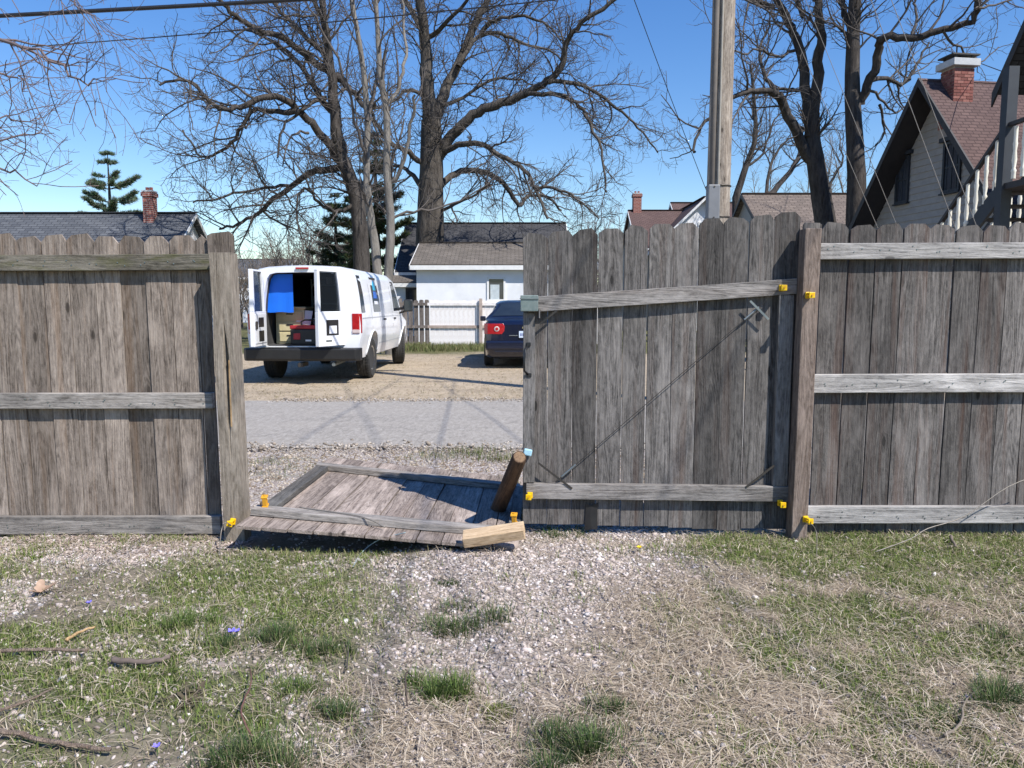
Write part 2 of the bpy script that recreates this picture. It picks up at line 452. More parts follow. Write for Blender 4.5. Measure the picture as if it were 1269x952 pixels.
bump(nt, noise_tex(nt, pos, 55, 5, .75), b, .7, .012)
xs, ys = axis_pts(-400, 400, -4.4, 4.4, .05), axis_pts(-60, 600, 1.9, 7.0, .05)
V, T = grid_mesh(xs, ys, gh)
g, e, s = masks(V[:, 0], V[:, 1])
gcol = np.clip(np.stack([g, e * .85, s * .9], -1), 0, 1)
tag(np_mesh('ground', V, T, gm, cols=gcol, smooth=True), kind='structure')

am, nt, b = nmat('alley_asphalt')
pos = N(nt, 'ShaderNodeNewGeometry').outputs['Position']
c = ramp(nt, noise_tex(nt, mapping(nt, pos, (26, 9, 20)), 1, 7, .85), [(.30, (.15, .136, .118)), (.5, (.285, .262, .232)), (.70, (.43, .40, .36))])
c = mixc(nt, ramp(nt, noise_tex(nt, mapping(nt, pos, (.35, 2.2, 1)), 1, 5, .65), [(.35, (0, 0, 0)), (.75, (.5, .5, .5))]), c, (.34, .31, .27))
ck = N(nt, 'ShaderNodeTexVoronoi', feature='DISTANCE_TO_EDGE'); ck.inputs['Scale'].default_value = .55
wv = N(nt, 'ShaderNodeVectorMath', operation='ADD'); nz = N(nt, 'ShaderNodeTexNoise'); nz.inputs['Scale'].default_value = 1.6; nz.inputs['Detail'].default_value = 5; nt.links.new(pos, nz.inputs['Vector']); nt.links.new(pos, wv.inputs[0]); nt.links.new(nz.outputs['Color'], wv.inputs[1]); nt.links.new(wv.outputs[0], ck.inputs['Vector'])
c = mixc(nt, ramp(nt, ck.outputs['Distance'], [(.003, (.28, .28, .28)), (.010, (0, 0, 0))]), c, (.10, .09, .08))
nt.links.new(c, b.inputs['Base Color']); b.inputs['Roughness'].default_value = .9
bump(nt, noise_tex(nt, pos, 120, 3, .8), b, .5, .006)
mb = MB()
ax = np.concatenate([np.arange(-9, 9.01, .12), ]); ax = np.concatenate([[-300, -80, -30, -14], ax, [14, 30, 80, 300]])
e0 = ALLEY0 + (fbm(ax * 1.1, ax * 0 + 1, 3) - .5) * .34 + (fbm(ax * 6, ax * 0, 8) - .5) * .09
e1 = ALLEY1 + (fbm(ax * .9, ax * 0 + 7, 4) - .5) * .45 + (fbm(ax * 6, ax * 0 + 5, 8) - .5) * .10
rows = 6
for i, x in enumerate(ax):
    for k in range(rows):
        t = k / (rows - 1)
        mb.v.append((x, e0[i] * (1 - t) + e1[i] * t, .004 + .022 * math.sin(math.pi * t)))
for i in range(len(ax) - 1):
    for k in range(rows - 1):
        a = i * rows + k
        mb.f.append((a, a + rows, a + rows + 1, a + 1))
tag(mb.build('alley_road', am, smooth=True, fix=False), kind='structure')
# ------------------------------------------------------------------ fences and gates
YB = 4.45                      # front face of the fence boards
def fence_x(px): return P(px, 470, YB).x
def fence_z(py, Y=YB): return P(CX, py, Y).z
def board_mesh(w, z0, z1, t=.017, ear=.032, skew=0.0, side=None):
    """one dog-eared picket, worn edges, a little cupped and bowed"""
    hw = w / 2
    rows = [z0, z0 + (z1 - z0) * .28, z0 + (z1 - z0) * .55, z0 + (z1 - z0) * .8, z1 - ear * random.uniform(.85, 1.3)]
    bow = random.uniform(-.005, .005)
    vs = []
    for q, z in enumerate(rows):
        k = (z - z0) / (z1 - z0)
        yb = bow * math.sin(k * math.pi)
        j0, j1 = random.uniform(-.002, .0012), random.uniform(-.0012, .002)
        for x in (-hw + j0, hw + j1):
            for y in (0, t): vs.append((x + skew * k, y + yb, z))
    e = ear * random.uniform(.85, 1.2)
    tj = random.uniform(-.006, .006)
    for x in (-hw + e, hw - e):
        for y in (0, t): vs.append((x + skew, y, z1 + (tj if x < 0 else -tj)))
    fs = [(0, 1, 3, 2)]
    n = len(rows) + 1
    for q in range(n - 1):
        a = q * 4
        fs += [(a, a + 2, a + 6, a + 4), (a + 1, a + 5, a + 7, a + 3), (a, a + 4, a + 5, a + 1), (a + 2, a + 3, a + 7, a + 6)]
    a = (n - 1) * 4
    fs.append((a, a + 2, a + 3, a + 1))
    return MB().add(vs, fs)
_n = MB().tube([(0, .003, 0), (0, -.0025, 0)], .0042, 6).build('nail_head', M['metal_g'])
NAIL = _n.data; bpy.data.objects.remove(_n)
def nails(parent_rail, xs, z, y, n=2):
    for x in xs:
        for k in range(n):
            xx, zz = x + random.uniform(-.03, .03), z + random.uniform(-.02, .02)
            o = bpy.data.objects.new('nail_head', NAIL); col.objects.link(o); o.parent = parent_rail; o.location = (xx, y, zz)

def wavy_rail(x0, x1, z0a, z1a, za, zb, y0, y1):
    """a 2x4: za, zb are shifts of its left and right ends; worn arrises"""
    mb, n = MB(), 7
    for i in range(n):
        t = i / (n - 1)
        x = x0 + (x1 - x0) * t
        s = za * (1 - t) + zb * t + random.uniform(-.0015, .0015)
        for y, z in ((y0, z0a), (y1, z0a), (y1, z1a), (y0, z1a)): mb.v.append((x, y, z + s))
    for i in range(n - 1):
        for k in range(4):
            a, c_ = i * 4 + k, i * 4 + (k + 1) % 4
            mb.f.append((a, a + 4, c_ + 4, c_))
    mb.f += [(0, 1, 2, 3), tuple((n - 1) * 4 + k for k in (3, 2, 1, 0))]
    return mb

# --- fence on the left of the opening
fl = empty('wooden_fence', (fence_x(283), YB, 0))
tag(fl, 'brownish weathered board fence with a mossy top rail and a thick split post', 'fence')
fx = fl.location.x
edges = [-160 - 32 * k for k in range(18, 0, -1)] + [-160, -128, -96, -64, -32, 0, 32, 64, 95.5, 127.5, 158.5, 190, 221, 251.5, 268]
for i in range(len(edges) - 1):
    x0, x1 = fence_x(edges[i]), fence_x(edges[i + 1])
    w = (x1 - x0) - random.uniform(.003, .008)
    top = fence_z(292) + random.uniform(-.008, .01)
    board_mesh(w, -.03, top, skew=-.018 + random.uniform(-.005, .005)).build('board', M['board_l'], fl, loc=((x0 + x1) / 2 - fx, random.uniform(0, .007), 0))
yr = YB - .042
def rz(py): return fence_z(py, yr)
for nm, a, b_, mt, xr in (('rail', 337, 317, 'rail_l', 266), ('rail', 508.5, 489, 'rail_m', 262), ('rail', 664, 642, 'rail_l', 266)):
    x0, x1 = P(-736, 470, yr).x, P(xr, 470, yr).x
    r = wavy_rail(0, x1 - x0, 0, rz(b_) - rz(a), -.006, .010, 0, .040).build(nm, M[mt] if a < 600 else M['rail_m'], fl, bevel=.004, loc=(x0 - fx, -.042, rz(a)))
    nails(r, np.arange(.1, x1 - x0, .145), (rz(b_) - rz(a)) / 2, 0)
# the thick gate post, with a split down its face
Yp = YB - .135
px0, px1, pz = P(268.5, 470, Yp).x, P(294.5, 470, Yp).x, P(280, 313, Yp).z
mb = MB()
hw, dp = (px1 - px0) / 2, .11
prof = [(-hw, 0), (-.1 * hw, .0), (.05 * hw, .012), (.16 * hw, .0), (hw, 0), (hw, dp), (-hw, dp)]
zz = [-.25, .2, .45, .62, .72, 1.05, 1.16, 1.25, pz - .012, pz]
for k, z in enumerate(zz):
    deep = {3: .5, 4: 2.2, 5: 3.0, 6: 1.8}.get(k, .06)
    for q, (x, y) in enumerate(prof):
        sp_ = {3: .10, 4: .26, 5: .32, 6: .18}.get(k, .03) * hw
        if q in (1, 3): x = .05 * hw + (-sp_ if q == 1 else sp_)
        mb.v.append((x + (random.uniform(-.003, .003) if q in (0, 4) else 0) + (.004 if q == 0 and k == 9 else 0) - (.014 * (z - .6)), y * (deep if q == 2 else 1), z))
n = len(prof)
for k in range(len(zz) - 1):
    for q in range(n):
        a, c_ = k * n + q, k * n + (q + 1) % n
        mb.f.append((a, c_, c_ + n, a + n))
mb.f += [tuple(range(n)), tuple(range(len(zz) * n - 1, (len(zz) - 1) * n - 1, -1))]
post = mb.build('post', M['post_l'], fl, bevel=.004, loc=((px0 + px1) / 2 - fx, Yp - YB, 0))
MB().box(-.004, .004, -.003, .01, .66, 1.04).build('split_splinter', M['pale_wood'], post, loc=(.15 * hw + .006, .002, 0))
tp = board_mesh(fence_x(297) - fence_x(266), pz - .35, fence_z(288, YB - .02), t=.02, ear=.02).build('board', M['board_l'], fl, loc=(fence_x(281) - fx, -.021, 0))

# --- fence on the right of the gate
fr = empty('wooden_fence', (fence_x(997), YB, 0))
tag(fr, 'grey board fence with three pale rails beside a brown post and wire', 'fence')
fx = fr.location.x
edges = [1010, 1043, 1075, 1107.5, 1140, 1172, 1205, 1237, 1269, 1301, 1333, 1366, 1398, 1430] + [1430 + 32 * k for k in range(1, 19)]
for i in range(len(edges) - 1):
    x0, x1 = fence_x(edges[i]), fence_x(edges[i + 1])
    w = (x1 - x0) - random.uniform(.004, .009)
    top = fence_z(277.5) + random.uniform(-.01, .012)
    board_mesh(w, -.02, top, ear=.03, skew=.012 + random.uniform(-.006, .006)).build('board', M['board_r'], fr, loc=((x0 + x1) / 2 - fx, random.uniform(0, .005), 0))
for a, b_, xl, s0, s1 in ((319, 299, 1010, -.012, .012), (487, 464, 1007, 0, .006), (649, 628, 1006, 0, .002)):
    x0, x1 = P(xl, 470, yr).x, P(2006, 470, yr).x
    r = wavy_rail(0, x1 - x0, 0, rz(b_) - rz(a), s0, s1, 0, .040).build('rail', M['rail_r'], fr, bevel=.004, loc=(x0 - fx, -.042, rz(a)))
    nails(r, np.arange(.07, x1 - x0, .15), (rz(b_) - rz(a)) / 2, 0)
Yq = YB - .12
qx0, qx1, qz = P(989, 470, Yq).x, P(1009, 470, Yq).x, P(997, 283, Yq).z
mb = MB()
for z in (-.25, .3, .8, 1.3, qz):
    j = random.uniform(-.003, .003)
    for x, y in ((qx0, 0), (qx1, 0), (qx1, .095), (qx0, .095)): mb.v.append((x - (qx0 + qx1) / 2 + j + .010 * (z - .6), y, z))
for k in range(4):
    for q in range(4):
        a, c_ = k * 4 + q, k * 4 + (q + 1) % 4
        mb.f.append((a, c_, c_ + 4, a + 4))
mb.f += [(0, 1, 2, 3), (19, 18, 17, 16)]
rpost = mb.build('post', M['post_r'], fr, bevel=.004, loc=((qx0 + qx1) / 2 - fx, Yq - YB, 0))
board_mesh(qx1 - qx0 + .012, qz - .25, fence_z(276, YB - .02), t=.018, ear=.012).build('board', M['board_r'], fr, loc=(fence_x(998) - fx, -.0205, 0))

for f_, px_, mt_ in ((fl, -235, 'post_l'), (fl, -730, 'post_l'), (fr, 1530, 'post_r'), (fr, 2000, 'post_r')):
    xx = fence_x(px_) - f_.location.x
    MB().box(-.05, .05, -.13, -.044, -.25, 1.72).build('post', M[mt_], f_, bevel=.004, loc=(xx, 0, 0))
# --- a gate leaf; local x = 0 at the free edge, grows to the hinge edge; y = 0 at the board face; z = 0 at the ground
GW = fence_x(985) - fence_x(648)
def gate_leaf(root, bm, rm, mirror, GW, sag=0.0):
    sx = -1 if mirror else 1
    nb = 11
    zb = lambda t: .060 - .050 * t
    zt = lambda t: 1.762 + .125 * t ** 1.5
    bw = GW / nb
    for i in range(nb):
        t = (i + .5) / nb
        w = bw - random.choice([.003, .004, .005, .008])
        if i in (4,): w -= .004
        top = zt(t) + random.uniform(-.008, .008)
        board_mesh(w, zb(t) + random.uniform(-.008, .008) - sag * 0, top, ear=.030, skew=random.uniform(-.004, .004)).build('board', bm, root, loc=(sx * (i + .5) * bw, random.uniform(0, .004), 0))
    def rail(x0, x1, za, zb_, h):
        lo, hi = (x0, x1) if sx > 0 else (-x1, -x0)
        e0, e1 = (za, zb_) if sx > 0 else (zb_, za)
        o = wavy_rail(lo, hi, 0, h, e0, e1, -.040, -.001).build('rail', rm, root, bevel=.003)
        return o
    top_r = rail(.03, GW - .02, 1.305, 1.412, .088)
    bot_r = rail(.02, GW - .01, .215, .195, .092)
    for xx, za, zb_, w in ((GW - .075, .291, 1.405, .085), (.035, .310, 1.303, .068)):
        x0, x1 = sorted((sx * (xx - w / 2), sx * (xx + w / 2)))
        mb = MB().box(x0, x1, -.037, -.001, za, zb_)
        mb.build('stile', M['rail_upright'] if not mirror else rm2, root, bevel=.003)
    return top_r, bot_r
M['rail_upright'] = wood('stile_grey', (.085, .080, .075), (.290, .272, .258), (.16, .11, .08), 'z', .25, .1)
rm2 = wood('stile_dark', (.05, .05, .048), (.20, .19, .175), (.10, .07, .05), 'z', .25, .1)
gs = empty('gate', (fence_x(648), YB + .005, 0))
tag(gs, 'closed grey board gate with diagonal cable brace, latch box and black handle', 'gate')
gate_leaf(gs, M['board_g'], M['rail_g'], False, GW)
gx = gs.location.x
def gl(px, py, y=-.05):                       # a point on the gate's face, local
    q = P(px, py, YB + y)
    return Vector((q.x - gx, y, q.z))
br = empty('cable_brace', parent=gs)
a, b_ = gl(688, 598, -.030), gl(951, 372, -.030)
d = (b_ - a).normalized()
MB().tube([a, b_], .0022, 6).build('cable', M['metal_d'], br)
MB().tube([a + d * .05, a + d * .16], .0065, 8).build('turnbuckle', M['metal_g'], br)
MB().tube([b_ - d * .17, b_ - d * .06], .0065, 8).build('turnbuckle', M['metal_g'], br)
for pa, pb in (((667, 574), (709, 606)), ((930, 373), (953, 396)), ((669, 402), (690, 385)), ((925, 604), (960, 577))):
    MB().beam(gl(*pa, -.043), gl(*pb, -.043), .012, .004, (0, 1, 0)).build('corner_bracket', M['metal_d'] if pa[0] != 930 else M['metal_g'], br)
lb = empty('latch', parent=gs)
q0, q1 = gl(645, 386, -.06), gl(667, 366, -.06)
MB().box(q0.x, q1.x, -.085, -.042, q0.z, q1.z).build('latch_box', M['metal_gr'], lb, bevel=.004)
MB().box(q0.x - .004, q1.x + .003, -.090, -.040, q1.z - .022, q1.z - .016).build('latch_lip', M['metal_g'], lb)
MB().tube([gl(668, 384, -.04), gl(668, 395, -.06)], .008, 8).build('latch_knob', M['black'], lb)
hp = [gl(654, 429, -.04), gl(651, 434, -.075), gl(649.5, 448, -.082), gl(650, 460, -.075), gl(654, 464, -.04)]
hd = MB().tube(hp, .007, 8).build('handle', M['black'], gs, smooth=True)
for q in ((655, 427), (656, 465)):
    c_ = gl(*q, -.040)
    MB().box(c_.x - .013, c_.x + .013, -.044, -.037, c_.z - .012, c_.z + .012).build('handle_plate', M['black'], hd, bevel=.003)
# black patch of shade cloth stuck at the foot of the gate
c_ = gl(733, 640, -.004)
vs = [(c_.x + dx * .034 + random.uniform(-.008, .008), -.006 - (.004 if abs(dx) < 1 else 0), c_.z + dz * .075 + random.uniform(-.012, .012)) for dz in (-1, -.3, .3, 1) for dx in (-1, 0, 1)]
fs = [(r_ * 3 + k, r_ * 3 + k + 1, r_ * 3 + k + 4, r_ * 3 + k + 3) for r_ in range(3) for k in range(2)]
MB().add(vs, fs).build('black_patch', M['black'], gs)

# --- the leaf that came off its hinges and lies across the opening
near_l, near_r = P(283, 648, 4.09), P(642, 681, 4.03)
far_l = P(387, 584, 5.42)
xdir = (near_l - near_r).normalized()                      # local -x .. towards the hinge side
up = (far_l - near_l).normalized()
up = (up - xdir * up.dot(xdir)).normalized()
lx = -xdir                                                 # local +x
ly = up.cross(lx).normalized()                             # local y: board face normal is -y
if ly.z > 0: ly = -ly
rot = Matrix((lx, ly, up)).transposed()
gf = empty('gate', near_r - up * .03)
gf.rotation_euler = rot.to_euler()
tag(gf, 'fallen board gate lying flat across the opening with its rails up', 'gate')
gate_leaf(gf, M['board_f'], M['rail_m'], True, 1.54)
GM = Matrix.Translation(gf.location) @ rot.to_4x4()

# stub of post on the fallen leaf's free corner
a, b_ = P(621, 622, 4.72), P(644, 567, 4.22)
tv = (b_ - a).normalized()
stub = empty('post_stub', a)
stub.rotation_euler = tv.to_track_quat('Z', 'Y').to_euler()
tag(stub, 'dark brown round post stub sticking up at the fallen gate', 'post')
L_ = (b_ - a).length
mb = MB()
mb.tube([(0, 0, -.22), (0, 0, L_ * .5), (0, .003, L_ - .02), (0, .003, L_)], [.050, .047, .043, .037], 14)
mb.build('log', M['log'], stub, smooth=40)
MB().tube([(0, .003, L_ - .002), (0, .003, L_ + .0015)], [.034, .032], 14).build('cut_end', wood('cut_end', (.16, .10, .06), (.30, .20, .12), (.2, .12, .07), 'z', .3, 0), stub)
c_ = P(654, 561, 4.40)
bl = MB().box(-.024, .024, -.010, .010, -.018, .021, Matrix.Rotation(R(12), 4, 'Y')).build('plastic_clip', M['plastic_b'], None, bevel=.006, loc=c_)
tag(bl, 'pale blue plastic clip at the edge of the closed gate', 'clip')

# pale offcut
a, b_ = P(574, 672, 4.00), P(650, 661, 3.98)
off = MB().box(0, (b_ - a).length, -.045, .045, -.030, .030).build('lumber_offcut', M['lumber'], bevel=.004)
d = (b_ - a).normalized()
off.location = a + Vector((0, .03, .008))
off.rotation_euler = (R(18), -math.asin(d.z), math.atan2(d.y, d.x))
tag(off, 'fresh yellow lumber offcut lying on the fallen gate', 'lumber')

# --- yellow insulators, each a nail-on block with a lip and a pin
def insulator(loc, label, mat=M['plastic_y'], rot=(0, 0, 0), s=.86):
    o = empty('fence_insulator', loc, rot)
    tag(o, label, 'insulator', 'electric fence insulators')
    mb = MB()
    mb.box(-.018 * s, .018 * s, -.012 * s, .001, -.021 * s, .021 * s)
    mb.build('base', mat, o, bevel=.003 * s)
    mb = MB()
    mb.box(-.013 * s, .013 * s, -.060 * s, -.012 * s, .004 * s, .016 * s)
    mb.box(-.013 * s, .013 * s, -.060 * s, -.012 * s, -.018 * s, -.008 * s)
    mb.box(-.019 * s, .019 * s, -.072 * s, -.060 * s, -.019 * s, .019 * s)
    mb.build('claw', mat, o, bevel=.003 * s)
    MB().tube([(0, -.074 * s, 0), (0, -.078 * s, 0)], .006 * s, 10).build('pin_head', M['plastic_o'], o)
    return o
for px, py, Y, lab in ((968.5, 357, YB - .036, 'yellow insulator on the top rail of the closed gate'),
                       (1001, 366, Yq - .001, 'yellow insulator near the top of the brown post'),
                       (657, 613.5, YB - .036, 'yellow insulator at the free end of the standing gate bottom rail'),
                       (966.5, 623, YB - .036, 'yellow insulator at the hinge end of the standing gate bottom rail'),
                       (997.5, 643, Yq - .001, 'yellow insulator near the foot of the brown post')):
    insulator(P(px, py, Y), lab, rot=(0, 0, R(random.uniform(-12, 12))))
insulator(P(289, 646, Yp - .001), 'yellow insulator low on the thick split post', rot=(0, R(10), 0))
q = GM @ Vector((-1.54 + .07, -.0405, .262))
insulator(q, 'yellow insulator standing on the hinge corner of the fallen gate', M['plastic_o'], rot=(R(-75), 0, R(5)), s=.95)
q = GM @ Vector((-.035, -.038, .36))
insulator(q, 'orange insulator standing on the fallen gate near the pale offcut', M['plastic_o'], rot=(R(-75), 0, R(-8)), s=1.0)

# --- wires
def hang(name, pts, r, mat, label, cat, n=6, smooth=True, group=None):
    mb = MB().tube(pts, r, n)
    o = mb.build(name, mat, smooth=smooth)
    return tag(o, label, cat, group)
def bez(pts, n=24):
    pts = [Vector(p) for p in pts]
    out = []
    for i in range(len(pts) - 1):
        p0, p1, p2, p3 = pts[max(i - 1, 0)], pts[i], pts[i + 1], pts[min(i + 2, len(pts) - 1)]
        m_ = max(2, n // (len(pts) - 1))
        for k in range(m_):
            t = k / m_
            out.append(.5 * (2 * p1 + (p2 - p0) * t + (2 * p0 - 5 * p1 + 4 * p2 - p3) * t * t + (3 * p1 - p0 - 3 * p2 + p3) * t ** 3))
    out.append(pts[-1])
    return out
hang('fence_wire', bez([P(1300, 585, 4.33), P(1250, 603, 4.3), P(1195, 640, 4.25), P(1150, 655, 4.2), P(1128, 668, 4.15), G(1085, 684, .02)]), .0028, M['wire'],
     'loose pale wire slanting down across the right fence', 'wire')
hang('fence_wire', bez([P(288, 652, 4.26), P(279, 648, 4.22), P(274, 660, 4.2), G(272, 688, .01)]), .003, M['wire'], 'short bent wire hanging by the thick split post', 'wire')
hang('fence_wire', bez([P(997, 650, 4.27), P(1006, 650, 4.2), P(1012, 662, 4.2), G(1012, 690, .01)]), .002, M['wire'], 'thin wire curling at the foot of the brown post', 'wire')
hang('trailing_rope', bez([GM @ Vector((-.62, -.03, .05)), P(470, 669, 4.16), P(449, 684, 4.1), G(438, 702, .01)]), .003, M['rope_b'], 'pale blue rope trailing from the fallen gate to the grass', 'rope')
hang('dry_vine', bez([GM @ Vector((-1.28, -.045, .29)), GM @ Vector((-1.0, -.047, .24)), GM @ Vector((-.86, -.045, .19)), GM @ Vector((-.75, -.02, .14))]), .0035, M['wire'], 'dry vine stem curling over the fallen gate rail', 'vine')
# ------------------------------------------------------------------ vehicles
M.update({
 'white_paint': pm('white_van_paint', (.80, .81, .82), (.74, .75, .77), 3, .28, 0, spec=.5, coat=.5),
 'liner_shade': pm('cargo_shade_liner', (.03, .03, .033), (.05, .05, .05), 5, .8),  # dark colour stands in for the shade inside the van
 'trim_white': pm('door_inner_white', (.66, .67, .68), (.58, .59, .60), 6, .5),
 'rubber': pm('tyre_rubber', (.022, .022, .022), (.04, .038, .034), 18, .85),
 'bumper': pm('black_bumper', (.010, .0105, .0115), (.018, .018, .018), 8, .5),
 'chrome': pm('wheel_chrome', (.62, .63, .65), (.42, .42, .43), 10, .25, .95),
 'red_lens': pm('red_lens', (.42, .012, .016), (.30, .008, .010), 16, .22, coat=.6),
 'clear_lens': pm('clear_lens', (.62, .52, .50), (.5, .42, .4), 20, .2),
 'glass': glass('vehicle_glass'),
 'navy': pm('navy_car_paint', (.005, .008, .028), (.004, .007, .022), 3, .25, .2, coat=.7),
 'plate': pm('licence_plate', (.62, .70, .80), (.48, .58, .72), 12, .45),
 'plate_ink': pm('plate_ink', (.05, .08, .22), (.06, .09, .25), 10, .5),
 'gold': pm('gold_emblem', (.55, .45, .22), (.42, .34, .16), 10, .35, .7),
 'blue_sheet': pm('blue_sheet', (.005, .17, .80), (.004, .13, .68), 2, .55),
 'cream': pm('cream_plastic', (.62, .55, .33), (.52, .45, .26), 10, .6),
 'tool_red': pm('tool_red', (.40, .02, .03), (.30, .015, .02), 12, .45),
 'paper': pm('white_paper', (.72, .73, .76), (.64, .65, .69), 10, .7),
 'sticker_c': pm('cyan_sticker', (.02, .30, .55), (.03, .45, .62), 30, .4),
})
def wheel(parent, loc, r, w, out, steer=0, hub='chrome'):
    """tyre with grooves and a dished rim; out = +1 when the outer face looks to local +x"""
    t = empty('wheel', loc, (0, 0, steer), parent)
    hw = w / 2
    prof = [(-hw * .80, r * .60), (-hw, r * .72), (-hw * .98, r * .90), (-hw * .80, r * .975), (-hw * .5, r), (-hw * .46, r * .975), (-hw * .38, r * .975), (-hw * .34, r),
            (-.06 * hw, r), (-.03 * hw, r * .975), (.03 * hw, r * .975), (.06 * hw, r), (hw * .34, r), (hw * .38, r * .975), (hw * .46, r * .975), (hw * .5, r), (hw * .80, r * .975), (hw * .98, r * .90), (hw, r * .72), (hw * .80, r * .60)]
    ty = MB().lathe(prof, 36)
    for k in range(44):                                    # shoulder lugs
        a = 2 * math.pi * k / 44
        for s in (-1, 1):
            ty.box(s * hw * .62 - .022, s * hw * .62 + .022, -.010, .010, r * .985, r * 1.012, Matrix.Rotation(a, 4, 'X'))
    ty.build('tyre', M['rubber'], t, smooth=35)
    o = out
    rim = MB().lathe([(-hw * .7 * o, r * .6), (o * hw * .70, r * .61), (o * hw * .86, r * .60), (o * hw * .80, r * .54), (o * hw * .35, r * .48), (o * hw * .30, r * .30), (o * hw * .62, r * .26), (o * hw * .66, r * .12), (o * hw * .5, 0.001)], 30)
    rim.build('rim', M[hub], t, smooth=40)
    mb = MB()
    for k in range(8):
        a = 2 * math.pi * k / 8
        mb.tube([(o * hw * .36, r * .39 * math.cos(a), r * .39 * math.sin(a)), (o * hw * .325, r * .39 * math.cos(a), r * .39 * math.sin(a))], r * .055, 8)
    mb.build('rim_holes', M['black'], t)
    return t

VAN = empty('cargo_van', (-3.585, 13.0, 0), (0, 0, R(-1.2)))
tag(VAN, 'white cargo van parked with both rear doors open', 'van')
HALF = [(.93, .42), (.975, .60), (1.0, .80), (1.0, 1.00), (.985, 1.18), (.945, 1.50), (.895, 1.80), (.86, 1.90), (.79, 1.97), (.62, 2.005), (.32, 2.022), (0, 2.03)]
def van_x(z):
    zs = [p[1] for p in HALF]; xs_ = [p[0] for p in HALF]
    return float(np.interp(z, zs, xs_))
def van_sec(y):
    top = float(np.interp(y, [.2, .35, 3.7, 4.05, 4.25, 4.85, 4.95, 5.40, 5.50], [1.99, 2.03, 2.03, 1.98, 1.89, 1.30, 1.24, 1.10, 1.0]))
    wd = float(np.interp(y, [.2, .32, .5, 4.6, 5.3, 5.5], [.975, .99, 1, 1, .96, .90]))
    out = []
    for x, z in HALF:
        if z > .95:
            z2 = .95 + (z - .95) * (top - .95) / (2.03 - .95)
            xx = x if top > 1.9 else x
        else: z2, xx = z, x
        out.append((xx * wd, z2))
    return out
def loft(mb, stations, secf, shrink=0.0, closed_front=True):
    n = 2 * len(HALF) - 1
    for y in stations:
        s_ = secf(y)
        ring = [(x, z) for x, z in s_] + [(-x, z) for x, z in s_[-2::-1]]
        for x, z in ring:
            if shrink:
                x -= math.copysign(min(shrink, abs(x)), x); z = min(z, 2.085 - shrink) if z > 1.5 else max(z, .62)
                z = z - shrink * .6 if z > 1.5 else z
            mb.v.append((x, y, z))
    for i in range(len(stations) - 1):
        for k in range(n - 1):
            a = i * n + k
            mb.f.append((a, a + 1, a + n + 1, a + n))
    if closed_front: mb.f.append(tuple(range((len(stations) - 1) * n, len(stations) * n)))
    return n
st = [.22, .27, .34, .45, .8, 1.0, 1.25, 1.5, 1.8, 2.3, 2.8, 3.3, 3.7, 3.9, 4.05, 4.15, 4.25, 4.45, 4.65, 4.85, 4.95, 5.15, 5.30, 5.42, 5.50]
mb = MB()
loft(mb, st, van_sec)
mb.f.append(tuple(reversed([i * 23 for i in range(len(st))] + [i * 23 + 22 for i in reversed(range(len(st)))])))   # floor pan
van_shell = mb.build('body', M['white_paint'], VAN)
# wheel arches are cut out
cut = MB()
for yy in (1.27, 4.76):
    cut.lathe([(-1.3, .475), (1.3, .475)], 40)
    nn = 80
    cut.v[-nn:] = [(x, y + yy, z + .40) for x, y, z in cut.v[-nn:]]
cut_o = cut.build('arch_cutter', None, VAN)
bo = van_shell.modifiers.new('arches', 'BOOLEAN'); bo.operation = 'DIFFERENCE'; bo.object = cut_o; bo.solver = 'EXACT'
# rear opening: cut a cabin through the tail
inn = MB()
OPEN = [(.66, .640), (.70, .66), (.71, .80), (.71, 1.00), (.70, 1.18), (.675, 1.45), (.64, 1.68), (.61, 1.80), (.56, 1.87), (.46, 1.895), (.24, 1.90), (0, 1.905)]
loft(inn, [.0, 3.25], lambda y: OPEN)
inn.f.append(tuple(range(22, -1, -1)))
inn.f.append(tuple([0, 22, 45, 23]))
cut2 = inn.build('cabin_cutter', None, VAN)
van_shell.data.polygons  # keep reference
# close the tail before cutting
bm = bmesh.new(); bm.from_mesh(van_shell.data); bm.verts.ensure_lookup_table()
try:
    bm.faces.new([bm.verts[i] for i in range(22, -1, -1)])
except ValueError: pass
bmesh.ops.recalc_face_normals(bm, faces=bm.faces); bm.to_mesh(van_shell.data); bm.free()
bo2 = van_shell.modifiers.new('cabin', 'BOOLEAN'); bo2.operation = 'DIFFERENCE'; bo2.object = cut2; bo2.solver = 'EXACT'
bpy.context.view_layer.update()
dg = bpy.context.evaluated_depsgraph_get()
new_me = bpy.data.meshes.new_from_object(van_shell.evaluated_get(dg))
van_shell.modifiers.clear(); van_shell.data = new_me
for c_ in (cut_o, cut2): bpy.data.objects.remove(c_)
new_me.materials.clear(); new_me.materials.append(M['white_paint'])
new_me.polygons.foreach_set('use_smooth', [True] * len(new_me.polygons)); new_me.set_sharp_from_angle(angle=R(28))
